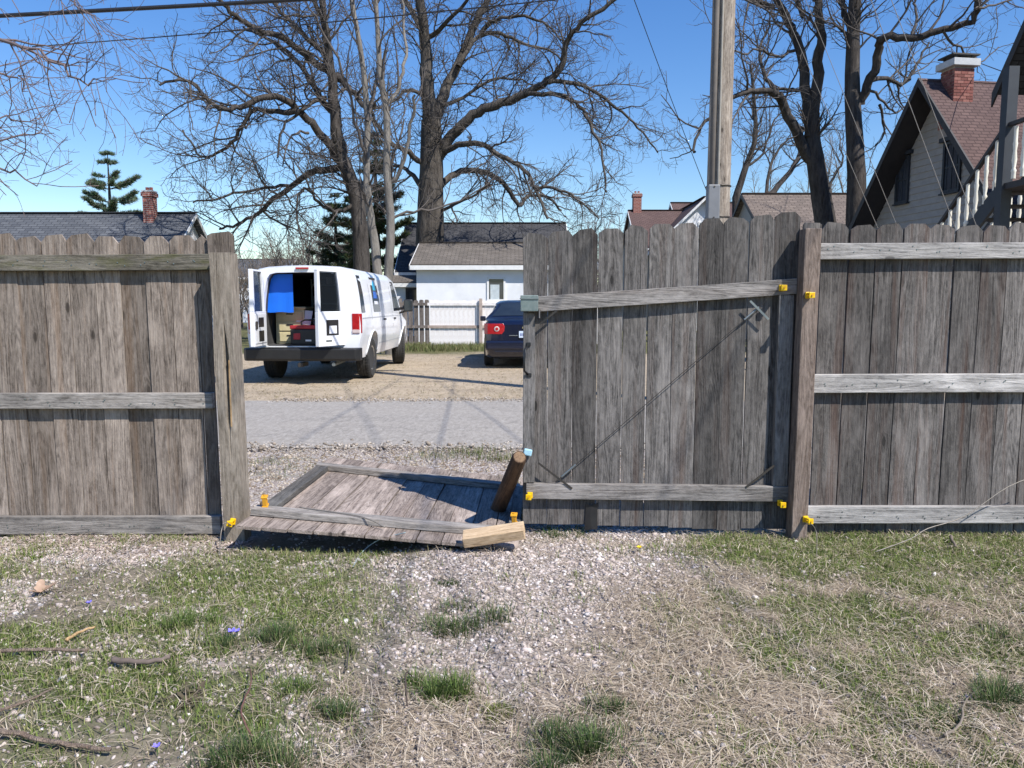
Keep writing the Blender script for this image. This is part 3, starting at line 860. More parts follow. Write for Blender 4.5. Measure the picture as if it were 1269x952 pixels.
# shade inside the van put into a dark liner
mb = MB(); loft(mb, [.33, 3.2], lambda y: [(x - min(.006, x), z - .006 if z > 1.5 else z + .003) for x, z in OPEN])
mb.f.append((0, 23, 45, 22))
mb.build('cargo_shade_liner', M['liner_shade'], VAN)
MB().box(-.63, .63, .26, 3.19, .643, .655).build('cargo_floor', M['liner_shade'], VAN)
def side_panel(name, poly, mat, off=.006, parent=VAN, side=1, thick=.012):
    """a flat-edged panel following the curve of the van's flank; poly in (y, z)"""
    mb = MB()
    zs = [p[1] for p in poly]
    n = len(poly)
    vs = [(side * (van_x(min(2.03, z)) + off), y, z) for y, z in poly] + [(side * (van_x(z) + off - thick), y, z) for y, z in poly]
    mb.add(vs, [tuple(range(n)), tuple(range(2 * n - 1, n - 1, -1))] + [(i, n + i, n + (i + 1) % n, (i + 1) % n) for i in range(n)])
    return mb.build(name, mat, parent)
def side_win(y0, y1, z0, z1, sl0=0, sl1=0, mat='glass', name='window', off=.006):
    zm = (z0 + z1) / 2
    poly = [(y0, z0), (y1, z0), (y1 - sl1 / 2, zm), (y1 - sl1, z1), (y0 + sl0, z1), (y0 + sl0 / 2, zm)]
    return side_panel(name, poly, M[mat], off)
side_win(.36, .62, 1.22, 1.86, .03, 0)
w = side_win(1.40, 2.02, 1.22, 1.86, .02, .02)
side_panel('sticker', [(1.52, 1.36), (1.86, 1.36), (1.86, 1.42), (1.52, 1.42)], M['paper'], .009, w)
side_panel('sticker', [(1.52, 1.47), (1.86, 1.47), (1.82, 1.60), (1.58, 1.60)], pm('blue_sticker', (.02, .12, .5), (.03, .16, .6), 20, .4), .009, w)
side_panel('sticker', [(1.60, 1.62), (1.80, 1.62), (1.82, 1.72), (1.70, 1.80), (1.62, 1.74)], M['sticker_c'], .009, w)
side_win(3.50, 4.28, 1.22, 1.84, .05, .42)
# seams, rub strip, fuel door
for y in (1.18, 2.22, 3.32, 4.40):
    z1 = 1.92 if y < 4.2 else 1.5
    mb = MB()
    zs = np.linspace(.55, z1, 8)
    for z in zs:
        for dy in (-.006, .006): mb.v.append((van_x(z) + .0015, y + dy, z))
    mb.f += [(2 * i, 2 * i + 1, 2 * i + 3, 2 * i + 2) for i in range(7)]
    mb.build('door_seam', M['bumper'], VAN)
for z in (1.12, .62):
    mb = MB()
    for y in (.36, .72, 1.6, 2.6, 3.6, 4.3) if z > 1 else (1.80, 2.6, 3.4, 4.2):
        for dz in (-.008, .008): mb.v.append((van_x(z + dz) + .003, y, z + dz))
    k = len(mb.v) // 2
    mb.f += [(2 * i, 2 * i + 2, 2 * i + 3, 2 * i + 1) for i in range(k - 1)]
    mb.build('body_crease', pm('crease_grey_%d' % int(z * 100), (.45, .46, .48), (.4, .41, .43), 5, .4), VAN)
MB().box(van_x(1.0) - .01, van_x(1.0) + .022, 3.42, 3.58, 1.05, 1.085).build('door_handle', M['black'], VAN, bevel=.006)
MB().box(van_x(1.0) - .01, van_x(1.0) + .022, 2.30, 2.44, 1.05, 1.085).build('door_handle', M['black'], VAN, bevel=.006)
# wheel-arch lips
for yy in (1.27, 4.76):
    mb = MB()
    mb.tube([(van_x(.4 + .475 * math.sin(a)) + .004, yy + .478 * math.cos(a), .40 + .478 * math.sin(a)) for a in np.linspace(.12, math.pi - .12, 22)], .014, 6)
    mb.build('arch_lip', M['white_paint'], VAN, smooth=True)
    MB().lathe([(-.96, .47), (.55, .47)], 24).build('wheel_well', M['bumper'], VAN, loc=(0, yy, .40)) if False else None
for sx in (-1, 1):
    wheel(VAN, (sx * .85, 1.27, .375), .375, .25, sx)
    wheel(VAN, (sx * .85, 4.76, .375), .375, .25, sx, steer=R(15))
MB().tube([(-.75, 1.27, .37), (.75, 1.27, .37)], .06, 10).build('rear_axle', M['bumper'], VAN)
MB().box(-.70, .70, .5, 4.9, .36, .52).build('chassis', M['bumper'], VAN)
# bumper with step and tow hitch
mb = MB()
prof = [(-.02, .44), (.0, .40), (.24, .40), (.24, .615), (.0, .615), (-.03, .60)]
sts = [(-1.0, .09), (-.93, .0), (0, -.02), (.93, .0), (1.0, .09)]
for x, dy in sts:
    for y, z in prof: mb.v.append((x, y + (dy if y < .1 else 0), z))
for i in range(4):
    for k in range(6):
        a, c_ = i * 6 + k, i * 6 + (k + 1) % 6
        mb.f.append((a, c_, c_ + 6, a + 6))
mb.f += [tuple(range(6)), tuple(range(29, 23, -1))]
bmp_ = mb.build('rear_bumper', M['bumper'], VAN, bevel=.012)
MB().box(-.70, .68, -.015, .20, .616, .624).build('step_pad', M['black'], bmp_)
MB().box(-.04, .04, -.05, .3, .30, .37).build('tow_hitch', M['metal_d'], VAN, bevel=.005)
MB().tube([(.55, .02, .34), (.55, .8, .36)], .032, 10).build('exhaust_pipe', M['metal_g'], VAN)
# tail lamps, high brake lamp
for sx in (-1, 1):
    vs = []
    mb = MB()
    z0, z1 = .86, 1.20
    q = lambda x, y, z: (sx * x, y, z)
    for z in (z0, z1):
        vs += [q(.835, .208, z), q(.955, .208, z), q(.985, .25, z), q(.992, .31, z), q(.9, .33, z), q(.835, .30, z)]
    lamp = mb.add(vs, [tuple(range(5, -1, -1)), tuple(range(6, 12))] + [(i, (i + 1) % 6, 6 + (i + 1) % 6, 6 + i) for i in range(6)]).build('taillight', M['red_lens'], VAN, bevel=.008)
    x0, x1 = sorted((sx * .838, sx * .968))
    MB().box(x0, x1, .2005, .24, .868, .925).build('reverse_lens', M['clear_lens'], lamp, bevel=.004)
MB().box(-.11, .11, .19, .26, 1.955, 1.985).build('brake_light', M['red_lens'], VAN, bevel=.006)
# rear doors, swung out
def rear_door(hx, ang, label, plate):
    """local x runs from the hinge to the free edge, y is the outer face (at -y) when shut"""
    s_ = -1 if hx > 0 else 1
    d = empty('rear_door', (hx, .215, 0), (0, 0, ang), VAN)
    d['label'] = label
    W, z0, z1 = .67, .66, 1.93
    def xx(t, z):
        lean = (van_x(z) - .985) * .9                            # follows the tumblehome at the hinge
        return s_ * (W * t - (lean * (1 - t) if z > 1.18 else 0))
    def slab(t0, t1, za, zb, y0, y1, name, mat, par, bev=.008):
        zs = np.linspace(za, zb, 4)
        mb = MB()
        for z in zs:
            for t, y in ((t0, y0), (t1, y0), (t1, y1), (t0, y1)): mb.v.append((xx(t, z), y, z))
        for i in range(3):
            for k in range(4):
                a, c_ = i * 4 + k, i * 4 + (k + 1) % 4
                mb.f.append((a, c_, c_ + 4, a + 4))
        mb.f += [(0, 1, 2, 3), (15, 14, 13, 12)]
        return mb.build(name, mat, par, bevel=bev)
    slab(.0, 1.0, z0, 1.24, 0, .075, 'lower_panel', M['white_paint'], d)
    slab(.0, .14, 1.241, 1.90, .001, .072, 'pillar', M['white_paint'], d)
    slab(.90, 1.0, 1.241, 1.90, .001, .072, 'pillar', M['white_paint'], d)
    slab(.0, 1.0, 1.895, z1, 0, .07, 'top_rail', M['white_paint'], d)
    slab(.135, .905, 1.238, 1.90, .028, .038, 'window', M['glass_thin'], d, 0)
    inner = slab(.06, .94, z0 + .05, 1.20, .0755, .086, 'inner_panel', M['trim_white'], d)
    for (ta, tb, za, zb) in ((.30, .70, .98, 1.14), (.30, .70, .74, .92)):
        slab(ta, tb, za, zb, .0862, .089, 'access_hole', M['black'], inner, 0)
    slab(.84, .96, .95, 1.08, .0868, .105, 'door_latch', M['metal_d'], d)
    if plate:
        r_ = slab(.26, .72, .84, 1.10, -.004, .003, 'plate_recess', M['black'], d, 0)
        slab(.34, .62, .87, 1.00, -.008, -.005, 'licence_plate', M['paper'], r_, 0)
        slab(.52, .74, .735, .765, -.004, .0, 'badge', M['metal_g'], d, 0)
    for z in (.80, 1.20, 1.75):
        c_ = Vector((xx(.0, z), .02, z))
        MB().tube([c_ - Vector((0, 0, .05)), c_ + Vector((0, 0, .05))], .018, 8).build('hinge', M['white_paint'], d)
    return d
mg, nt, b = nmat('door_glass')
tr = N(nt, 'ShaderNodeBsdfTransparent'); tr.inputs[0].default_value = (.52, .56, .60, 1)
b.inputs['Base Color'].default_value = (.02, .025, .03, 1); b.inputs['Roughness'].default_value = .05
mx = N(nt, 'ShaderNodeMixShader'); mx.inputs[0].default_value = .62
nt.links.new(b.outputs[0], mx.inputs[1]); nt.links.new(tr.outputs[0], mx.inputs[2]); nt.links.new(mx.outputs[0], nt.nodes['Material Output'].inputs[0])
M['glass_thin'] = mg
rear_door(.715, R(64), 'open rear door with the plate recess', True)
rear_door(-.715, R(-88), 'open rear door showing its inner panel', False)
# mirror
mm = empty('side_mirror', parent=VAN)
MB().tube([(.95, 4.20, 1.26), (1.16, 4.16, 1.28)], .03, 8).build('mirror_arm', M['black'], mm)
MB().tube([(.95, 4.20, 1.16), (1.16, 4.16, 1.22)], .022, 8).build('mirror_arm', M['black'], mm)
MB().box(1.10, 1.29, 4.08, 4.22, 1.20, 1.47).build('mirror_housing', M['black'], mm, bevel=.03)
MB().box(1.12, 1.27, 4.072, 4.079, 1.225, 1.445).build('mirror_glass', M['glass'], mm)
VM = VAN.matrix_world.copy() if False else Matrix.Translation(VAN.location) @ Matrix.Rotation(R(-1.2), 4, 'Z')
# cargo inside the van
def cargo(name, label, cat, x, y, z):
    return tag(empty(name, VM @ Vector((x, y, z)), (0, 0, R(-1.2))), label, cat)
c_ = cargo('drawer_cabinet', 'cream plastic drawer cabinet inside the van', 'cabinet', -.40, .95, .656)
MB().box(-.26, .26, -.2, .3, 0, .62).build('case', M['cream'], c_, bevel=.012)
for k in range(3):
    dr = MB().box(-.225, .225, -.218, -.2005, .04 + k * .19, .20 + k * .19).build('drawer', M['cream'], c_, bevel=.008)
    MB().box(-.06, .06, -.228, -.2185, .14 + k * .19, .16 + k * .19).build('drawer_pull', M['black'], dr)
MB().box(-.29, .29, -.23, .3, .621, .66).build('lid', M['cream'], c_, bevel=.01)
c_ = cargo('tool_case', 'black and red tool case on the van floor behind the step', 'tool case', .03, .52, .656)
MB().box(-.32, .32, -.15, .18, 0, .27).build('case', M['black'], c_, bevel=.02)
MB().box(-.325, .325, -.155, .185, .272, .335).build('lid', M['tool_red'], c_, bevel=.015)
hn = MB().tube([(-.16, 0, .33), (-.16, 0, .40), (-.10, 0, .43), (.10, 0, .43), (.16, 0, .40), (.16, 0, .33)], .016, 8).build('handle', M['black'], c_)
for x in (-.20, .20):
    MB().box(x - .06, x + .06, -.160, -.151, .09, .20).build('clasp', M['tool_red'], c_, bevel=.006)
MB().box(-.05, .05, -.157, -.151, .06, .09).build('emblem', M['paper'], c_)
c_ = cargo('paper_sheet', 'white sheet leaning beside the tool case in the van', 'paper', -.16, .74, 1.02)
MB().box(-.13, .13, -.006, .006, -.02, .24, Matrix.Rotation(R(-14), 4, 'X') @ Matrix.Rotation(R(8), 4, 'Y')).build('sheet', M['paper'], c_)
mb = MB()
for i in range(8):
    for k in range(6):
        x = -.70 + .47 * i / 7
        mb.v.append((x, .42 + .003 * math.sin(i * 1.7) + .004 * math.cos(k), 1.22 + .66 * k / 5 - (.006 * math.sin(i * 1.3) if k == 0 else 0)))
for i in range(7):
    for k in range(5):
        a = i * 6 + k
        mb.f.append((a, a + 6, a + 7, a + 1))
o = mb.build('blue_tarp', M['blue_sheet'], None)
o.location = VAN.location; o.rotation_euler = VAN.rotation_euler
sm = o.modifiers.new('thickness', 'SOLIDIFY'); sm.thickness = .004
tag(o, 'bright blue tarp hanging inside the open van', 'tarp')
sh = cargo('van_shelf', 'metal shelf rack along the inside of the van', 'shelf', .05, 1.9, .636)
for z in (.72, 1.08):
    MB().box(-.35, .62, -.15, .25, z, z + .03).build('shelf_board', M['metal_g'], sh)
for x in (-.33, .6):
    MB().box(x - .015, x + .015, -.15, -.12, 0, 1.2).build('upright', M['metal_g'], sh)
for k, (x, z, mt, lab) in enumerate(((.05, 1.112, 'paper', 'small white box on the upper van shelf'), (-.2, .752, 'metal_g', 'grey tin on the lower van shelf'))):
    tag(MB().box(-.06, .06, -.06, .06, 0, .13).build('shelf_box', M[mt], None, bevel=.006, loc=VM @ Vector((x, 1.85, z + .636))), lab, 'box')
hs = hang('cable_coil', [VM @ Vector((.18 + .11 * math.cos(a), .62 + .05 * math.sin(a), 1.03 + .05 * math.sin(a * 2.3) + .02)) for a in np.linspace(0, 11, 60)], .014, M['metal_g'],
          'grey hose coiled on the tool case in the van', 'hose')

# ---- sedan
CAR = empty('parked_car', (.30, 16.15, 0), (0, 0, R(1.0)))
tag(CAR, 'dark blue sedan parked by the white painted fence', 'car')
def car_sec(y):
    f = lambda a: float(np.interp(y, [p[0] for p in a], [p[1] for p in a]))
    hw = f([(0, .74), (.08, .83), (.3, .885), (1, .90), (3.6, .90), (4.4, .86), (4.75, .70)])
    zb = f([(0, .36), (.12, .24), (.5, .2), (4.3, .2), (4.75, .3)])
    zs = f([(0, .64), (.5, .66), (4, .66), (4.75, .55)])
    belt = f([(0, .93), (.12, .985), (.6, .99), (1.2, .965), (3.2, .93), (3.6, .92), (4.4, .78), (4.75, .60)])
    top = f([(0, .935), (.06, 1.01), (.14, 1.035), (.62, 1.05), (.78, 1.10), (1.35, 1.39), (1.7, 1.455), (2.2, 1.465), (2.7, 1.41), (3.55, 1.0), (3.7, .97), (4.4, .83), (4.75, .62)])
    cab = max(0, min(1, (top - belt - .08) / .30))
    rw = hw - .06 - .23 * cab
    return [(hw - .10, zb), (hw - .03, zb + .05), (hw, zs - .1), (hw, zs), (hw - .03, belt - .02), (hw - .06, belt),
            (rw + .03, top - .06 * cab - .012), (rw - .06, top - .018 * cab - .006), (rw - .25, top - .004), (0, top)]
cst = [0, .04, .1, .16, .3, .5, .62, .72, .78, .9, 1.05, 1.2, 1.35, 1.5, 1.7, 2.2, 2.7, 2.95, 3.25, 3.55, 3.7, 4.0, 4.4, 4.6, 4.75]
def loft2(sts, secf):
    mb = MB()
    n = 0
    for y in sts:
        s_ = secf(y)
        ring = [(x, z) for x, z in s_] + [(-x, z) for x, z in s_[-2::-1]]
        n = len(ring)
        mb.v += [(x, y, z) for x, z in ring]
    for i in range(len(sts) - 1):
        for k in range(n):
            a, c_ = i * n + k, i * n + (k + 1) % n
            mb.f.append((a, c_, c_ + n, a + n))
    mb.f += [tuple(range(n)), tuple(range(len(sts) * n - 1, (len(sts) - 1) * n - 1, -1))]
    return mb
cb = loft2(cst, car_sec).build('body', M['navy'], CAR)
cut = MB()
for yy in (1.02, 3.76):
    cut.lathe([(-1.2, .355), (1.2, .355)], 32)
    cut.v[-64:] = [(x, y + yy, z + .33) for x, y, z in cut.v[-64:]]
cut_o = cut.build('arch_cutter', None, CAR)
bo = cb.modifiers.new('arches', 'BOOLEAN'); bo.operation = 'DIFFERENCE'; bo.object = cut_o; bo.solver = 'EXACT'
bpy.context.view_layer.update()
nm_ = bpy.data.meshes.new_from_object(cb.evaluated_get(bpy.context.evaluated_depsgraph_get()))
cb.modifiers.clear(); cb.data = nm_; bpy.data.objects.remove(cut_o)
nm_.materials.clear(); nm_.materials.append(M['navy'])
nm_.polygons.foreach_set('use_smooth', [True] * len(nm_.polygons)); nm_.set_sharp_from_angle(angle=R(32))
for sx in (-1, 1):
    wheel(CAR, (sx * .80, 1.02, .325), .325, .21, sx)
    wheel(CAR, (sx * .80, 3.76, .325), .325, .21, sx)
MB().box(-.68, .68, .5, 4.3, .19, .34).build('underbody', M['bumper'], CAR)
# rear window, slightly proud of the body between the pillars
mb = MB()
for y in (.80, .95, 1.1, 1.25, 1.36):
    s_ = car_sec(y)
    for t in (-1, -.6, -.2, .2, .6, 1):
        xw = s_[7][0] * .98
        x = xw * t
        z = float(np.interp(abs(x), [0, s_[8][0], s_[7][0]], [s_[9][1], s_[8][1], s_[7][1]]))
        mb.v.append((x, y - .004, z + .006))
for i in range(4):
    for k in range(5):
        a = i * 6 + k
        mb.f.append((a, a + 1, a + 7, a + 6))
mb.build('rear_window', M['glass'], CAR, smooth=True)
for sx in (-1, 1):
    mb = MB()
    ysw = (1.30, 1.6, 2.0, 2.4, 2.8, 3.15)
    for y in ysw:
        s_ = car_sec(y)
        for t in (.10, .5, .90):
            a, c_ = s_[5], s_[6]
            mb.v.append((sx * (a[0] + (c_[0] - a[0]) * t + .006), y, a[1] + (c_[1] - a[1]) * t + .003))
    for i in range(len(ysw) - 1):
        for k in range(2):
            a = i * 3 + k
            mb.f.append((a, a + 1, a + 4, a + 3))
    mb.build('side_window', M['glass'], CAR)
    lamp = MB()
    vs = []
    for z, xi in ((.735, .50), (.80, .45), (.90, .44), (.955, .47)):
        for y, x in ((.02, xi), (.018, .62), (.05, .80), (.14, .868), (.30, .885), (.30, .70), (.12, xi)):
            vs.append((sx * (x + .014), y - .035 if y < .2 else y, z))
    fs = [(r_ * 7 + k, r_ * 7 + (k + 1) % 7, r_ * 7 + 7 + (k + 1) % 7, r_ * 7 + 7 + k) for r_ in range(3) for k in range(7)] + [tuple(range(6, -1, -1)), tuple(range(21, 28))]
    lamp = lamp.add(vs, fs).build('taillight', M['red_lens'], CAR, bevel=.01)
    MB().lathe([(0, .058), (.012, .05)], 16, 'z').build('lamp_ring', M['clear_lens'], lamp).matrix_local = Matrix.Translation((sx * .62, -.014, .845)) @ Matrix.Rotation(R(90), 4, 'X')
    MB().lathe([(0, .036), (.016, .03)], 16, 'z').build('lamp_centre', M['red_lens'], lamp).matrix_local = Matrix.Translation((sx * .62, -.018, .845)) @ Matrix.Rotation(R(90), 4, 'X')
    mi = MB().box(sx * .90 if sx > 0 else -1.04, 1.04 if sx > 0 else -.90, 3.0, 3.12, .95, 1.07).build('side_mirror', M['navy'], CAR, bevel=.025)
pl = MB().box(-.155, .155, -.026, -.012, .66, .80).build('licence_plate', M['plate'], CAR, bevel=.004)
for k in range(6):
    if k == 3: continue
    MB().box(-.125 + k * .043, -.098 + k * .043, -.0275, -.0255, .695, .755).build('plate_mark', M['plate_ink'], pl)
MB().box(-.86, .86, -.03, .10, .40, .60).build('bumper_cover', M['navy'], CAR, bevel=.04)
MB().add([(-.09, -.012, .855), (-.03, -.012, .855), (-.03, -.012, .835), (.03, -.012, .835), (.03, -.012, .855), (.09, -.012, .855), (.075, -.012, .895), (.03, -.012, .895), (.03, -.012, .915), (-.03, -.012, .915), (-.03, -.012, .895), (-.075, -.012, .895)], [tuple(range(12))]).build('emblem', M['gold'], CAR)
MB().box(-.36, -.18, -.012, -.004, .70, .715).build('badge', M['chrome'], CAR)
# ------------------------------------------------------------------ houses
M.update({
 'sh_grey': shingle('shingles_blue_grey', (.085, .092, .105), (.13, .138, .15), (.04, .042, .05)),
 'sh_brown': shingle('shingles_grey_brown', (.135, .118, .102), (.205, .18, .155), (.06, .052, .045)),
 'sh_dark': shingle('shingles_dark', (.060, .060, .064), (.085, .085, .09), (.03, .03, .03)),
 'sh_red': shingle('shingles_reddish', (.115, .076, .070), (.150, .100, .090), (.065, .043, .04), .22, .115),
 'sh_tan': shingle('shingles_tan', (.165, .135, .115), (.235, .19, .16), (.07, .055, .05)),
 'wall_white': pm('white_wall_paint', (.80, .81, .83), (.68, .69, .71), 1.6, .6, bmp=.2),
 'trim': pm('white_trim', (.78, .78, .77), (.66, .66, .65), 4, .5),
 'wall_grey': pm('grey_wall_paint', (.34, .33, .31), (.29, .28, .265), 2, .7),
 'clap': pm('greige_clapboard', (.33, .31, .285), (.27, .25, .23), 5, .65),
 'dark_trim': pm('dark_brown_trim', (.020, .017, .018), (.03, .026, .026), 6, .6),
 'slate_trim': pm('slate_blue_trim', (.018, .022, .030), (.026, .032, .040), 6, .6),
 'brick': pm('red_brick', (.33, .105, .075), (.22, .07, .05), 9, .85, bmp=.4, bdist=.004),
 'mortar': pm('mortar', (.38, .33, .29), (.28, .24, .21), 20, .9),
 'concrete': pm('pale_concrete', (.52, .53, .53), (.42, .43, .43), 8, .8, bmp=.2),
 'win_glass': glass('window_glass', (.03, .035, .045), .08),
 'curtain': pm('curtain', (.55, .60, .62), (.42, .48, .5), 6, .8),
 'white_wood': pm('white_fence_paint', (.80, .77, .75), (.60, .55, .51), 7, .75, contrast=(.42, .78)),
 'baluster': pm('cream_baluster', (.75, .72, .62), (.66, .62, .52), 10, .5),
})
def brick_mat():
    m, nt, b = nmat('chimney_brick')
    tc = N(nt, 'ShaderNodeTexCoord').outputs['UV']
    br = N(nt, 'ShaderNodeTexBrick')
    for k, v in (('Color1', (.27, .08, .06, 1)), ('Color2', (.19, .055, .043, 1)), ('Mortar', (.36, .30, .26, 1))): br.inputs[k].default_value = v
    for k, v in (('Scale', 1), ('Mortar Size', .009), ('Brick Width', .21), ('Row Height', .075)): br.inputs[k].default_value = v
    nt.links.new(tc, br.inputs['Vector']); nt.links.new(br.outputs[0], b.inputs['Base Color'])
    b.inputs['Roughness'].default_value = .9; bump(nt, br.outputs['Fac'], b, .5, -.01)
    return m
M['chimney'] = brick_mat()
def uv_box(name, x0, x1, y0, y1, z0, z1, mat, parent):
    o = MB().box(x0, x1, y0, y1, z0, z1).build(name, mat, parent, bevel=0)
    me = o.data; uv = me.uv_layers.new(name='UVMap')
    for p in me.polygons:
        for li in p.loop_indices:
            c_ = me.vertices[me.loops[li].vertex_index].co
            uv.data[li].uv = (c_.x, c_.z) if abs(p.normal.y) > .5 else ((c_.y, c_.z) if abs(p.normal.x) > .5 else (c_.x, c_.y))
    return o
def chimney(parent, x, y, w, d, z0, z1, cap='concrete'):
    c_ = uv_box('chimney', x - w / 2, x + w / 2, y - d / 2, y + d / 2, z0, z1, M['chimney'], parent)
    uv_box('corbel', x - w / 2 - .04, x + w / 2 + .04, y - d / 2 - .04, y + d / 2 + .04, z1 - .16, z1 - .02, M['chimney'], c_)
    MB().box(x - w / 2 - .02, x + w / 2 + .02, y - d / 2 - .02, y + d / 2 + .02, z1, z1 + .05).build('chimney_cap', M[cap], c_)
    for k in (-1, 1): MB().tube([(x + k * w * .2, y, z1 + .04), (x + k * w * .2, y, z1 + .17)], .06, 10).build('flue', M['brick'], c_)
    return c_
def roof_slab(parent, x0, x1, ye, ze, yr_, zr, t, mat, name='roof'):
    """one slope from eave (ye, ze) to ridge (yr_, zr), x along the ridge, uv in metres"""
    d = Vector((0, yr_ - ye, zr - ze)); L_ = d.length
    n = Vector((0, -(zr - ze), yr_ - ye)).normalized()
    if n.z < 0: n = -n
    top = [Vector((x0, ye, ze)), Vector((x1, ye, ze)), Vector((x1, yr_, zr)), Vector((x0, yr_, zr))]
    bot = [p - n * t for p in top]
    o = MB().add(top + bot, [(0, 1, 2, 3), (7, 6, 5, 4), (0, 4, 5, 1), (1, 5, 6, 2), (2, 6, 7, 3), (3, 7, 4, 0)]).build(name, mat, parent)
    uv = o.data.uv_layers.new(name='UVMap')
    for p in o.data.polygons:
        for li in p.loop_indices:
            c_ = o.data.vertices[o.data.loops[li].vertex_index].co
            uv.data[li].uv = (c_.x, (c_ - top[0]).dot(d / L_))
    return o
def house(name, label, org, ang, length, hw, ze, zr, wall, roof, oh=.35, rake=.25, trim='trim', cat='house'):
    """ridge along local x from 0 to length, eaves at y = -hw and +hw"""
    h = tag(empty(name, org, (0, 0, ang)), label, cat)
    k = (zr - ze) / hw
    MB().prism([(-hw, -.3), (hw, -.3), (hw, ze - .06), (0, zr - .06), (-hw, ze - .06)], lambda u, v, w: (w, u, v), 0, length).build('wall', M[wall], h)
    for s_ in (-1, 1):
        r_ = roof_slab(h, -rake, length + rake, s_ * (hw + oh), ze - k * oh + .06, 0, zr + .06, .10, M[roof])
        y0, y1 = sorted((s_ * (hw + oh), s_ * (hw + oh + .025)))
        MB().box(-rake, length + rake, y0, y1, ze - k * oh - .13, ze - k * oh + .03).build('fascia', M[trim], h)
        for xx in (-rake - .03, length + rake + .002):
            MB().prism([(s_ * (hw + oh), ze - k * oh - .12), (0, zr - .10), (0, zr + .05), (s_ * (hw + oh), ze - k * oh + .05)], lambda u, v, w: (w, u, v), xx, xx + .028).build('bargeboard', M[trim], h)
    MB().box(-rake, length + rake, -.12, .12, zr + .055, zr + .085).build('ridge_cap', M[roof], h)
    return h
def win(h, axis, c_, w, hgt, face, frame='trim', depth=.05, cross=True, mat='win_glass', out=-1):
    """window on a wall: axis 'y' = wall facing -y at y = face, axis 'x' = wall facing -x at x = face"""
    def m(u, v, d):
        return (u, face + out * d, v) if axis == 'y' else (face + out * d, u, v)
    o = empty('window', parent=h)
    u0, u1, v0, v1 = c_[0] - w / 2, c_[0] + w / 2, c_[1] - hgt / 2, c_[1] + hgt / 2
    fw = min(.09, w * .14)
    MB().prism([(u0, v0), (u1, v0), (u1, v1), (u0, v1)], m, .002, .012).build('pane', M[mat], o)
    for (a, b_, c2, d2) in ((u0 - fw, u0, v0 - fw, v1 + fw), (u1, u1 + fw, v0 - fw, v1 + fw), (u0, u1, v1, v1 + fw), (u0, u1, v0 - fw, v0)):
        MB().prism([(a, c2), (b_, c2), (b_, d2), (a, d2)], m, 0, depth).build('frame', M[frame], o)
    if cross:
        MB().prism([(u0, c_[1] - .02), (u1, c_[1] - .02), (u1, c_[1] + .02), (u0, c_[1] + .02)], m, .012, .03).build('sash_bar', M[frame], o)
    MB().prism([(u0 - fw - .03, v0 - fw - .04), (u1 + fw + .03, v0 - fw - .04), (u1 + fw + .03, v0 - fw - .001), (u0 - fw - .03, v0 - fw - .001)], m, 0, depth + .04).build('sill', M[frame], o)
    return o
# house at the left: long blue-grey roof, white gable end towards the opening
a = P(243, 266, 28)
hl = house('house', 'low house with a long blue grey shingle roof and slim brick chimney', (a.x - 22, 28, 0), 0, 21.75, 3.6, a.z - 2.9, a.z, 'wall_white', 'sh_grey')
q = P(190, 240, 28)
chimney(hl, q.x - (a.x - 22), -.3, .34, .38, a.z - .6, q.z)
win(hl, 'x', (0, a.z - 1.5), .5, .5, 21.75, out=1)
for x in (16, 11, 6): win(hl, 'y', (x, 1.5), .9, 1.1, -3.6)
# white garage behind the painted fence
a, b_ = P(508, 334, 28), P(515, 301, 31)
hg = house('garage', 'small white garage with a grey brown roof behind the painted fence', (a.x + .2, 31, 0), 0, 6.4, 2.75, a.z + .20, b_.z - .06, 'wall_white', 'sh_brown', oh=.25, rake=.2)
c_, d_ = P(606, 371, 28.25), P(624, 346, 28.25)
wn_ = win(hg, 'y', ((c_.x + d_.x) / 2 - a.x - .2, (c_.z + d_.z) / 2), d_.x - c_.x, d_.z - c_.z, -2.75, depth=.04, cross=False)
MB().box(c_.x - a.x - .2 + .05, c_.x - a.x - .2 + .38, -2.768, -2.763, c_.z, d_.z - .2).build('curtain', M['curtain'], wn_)
a2, b2 = P(700, 278, 38), P(535, 278, 38)
house('house', 'house with a long dark roof behind the garage', (b2.x - 1.0, 38, 0), 0, a2.x - b2.x + .8, 3.6, a2.z - 2.3, a2.z, 'wall_grey', 'sh_dark')
# low white annex left of the garage
a, b_ = P(501, 352, 33), P(520, 352, 33)
an = house('shed', 'low white shed with a dark window beside the garage', (a.x - .6, 34.6, 0), 0, 1.75, 1.4, P(510, 350, 33).z, P(510, 338, 34.6).z, 'wall_white', 'sh_brown', .2, .15)
win(an, 'y', (.95, 1.75), .5, .5, -1.4, frame='dark_trim', cross=False)
# far pale house seen past the van
a = P(270, 330, 62)
fh = house('house', 'far pale house past the van with thin grey roof', (a.x - 6, 62, 0), 0, 12, 3.5, a.z - .9, a.z + .5, 'wall_white', 'sh_grey')
for x in (2.2, 5, 7.8, 10.4): win(fh, 'y', (x, 2.2), 1.0, 1.3, -3.5)
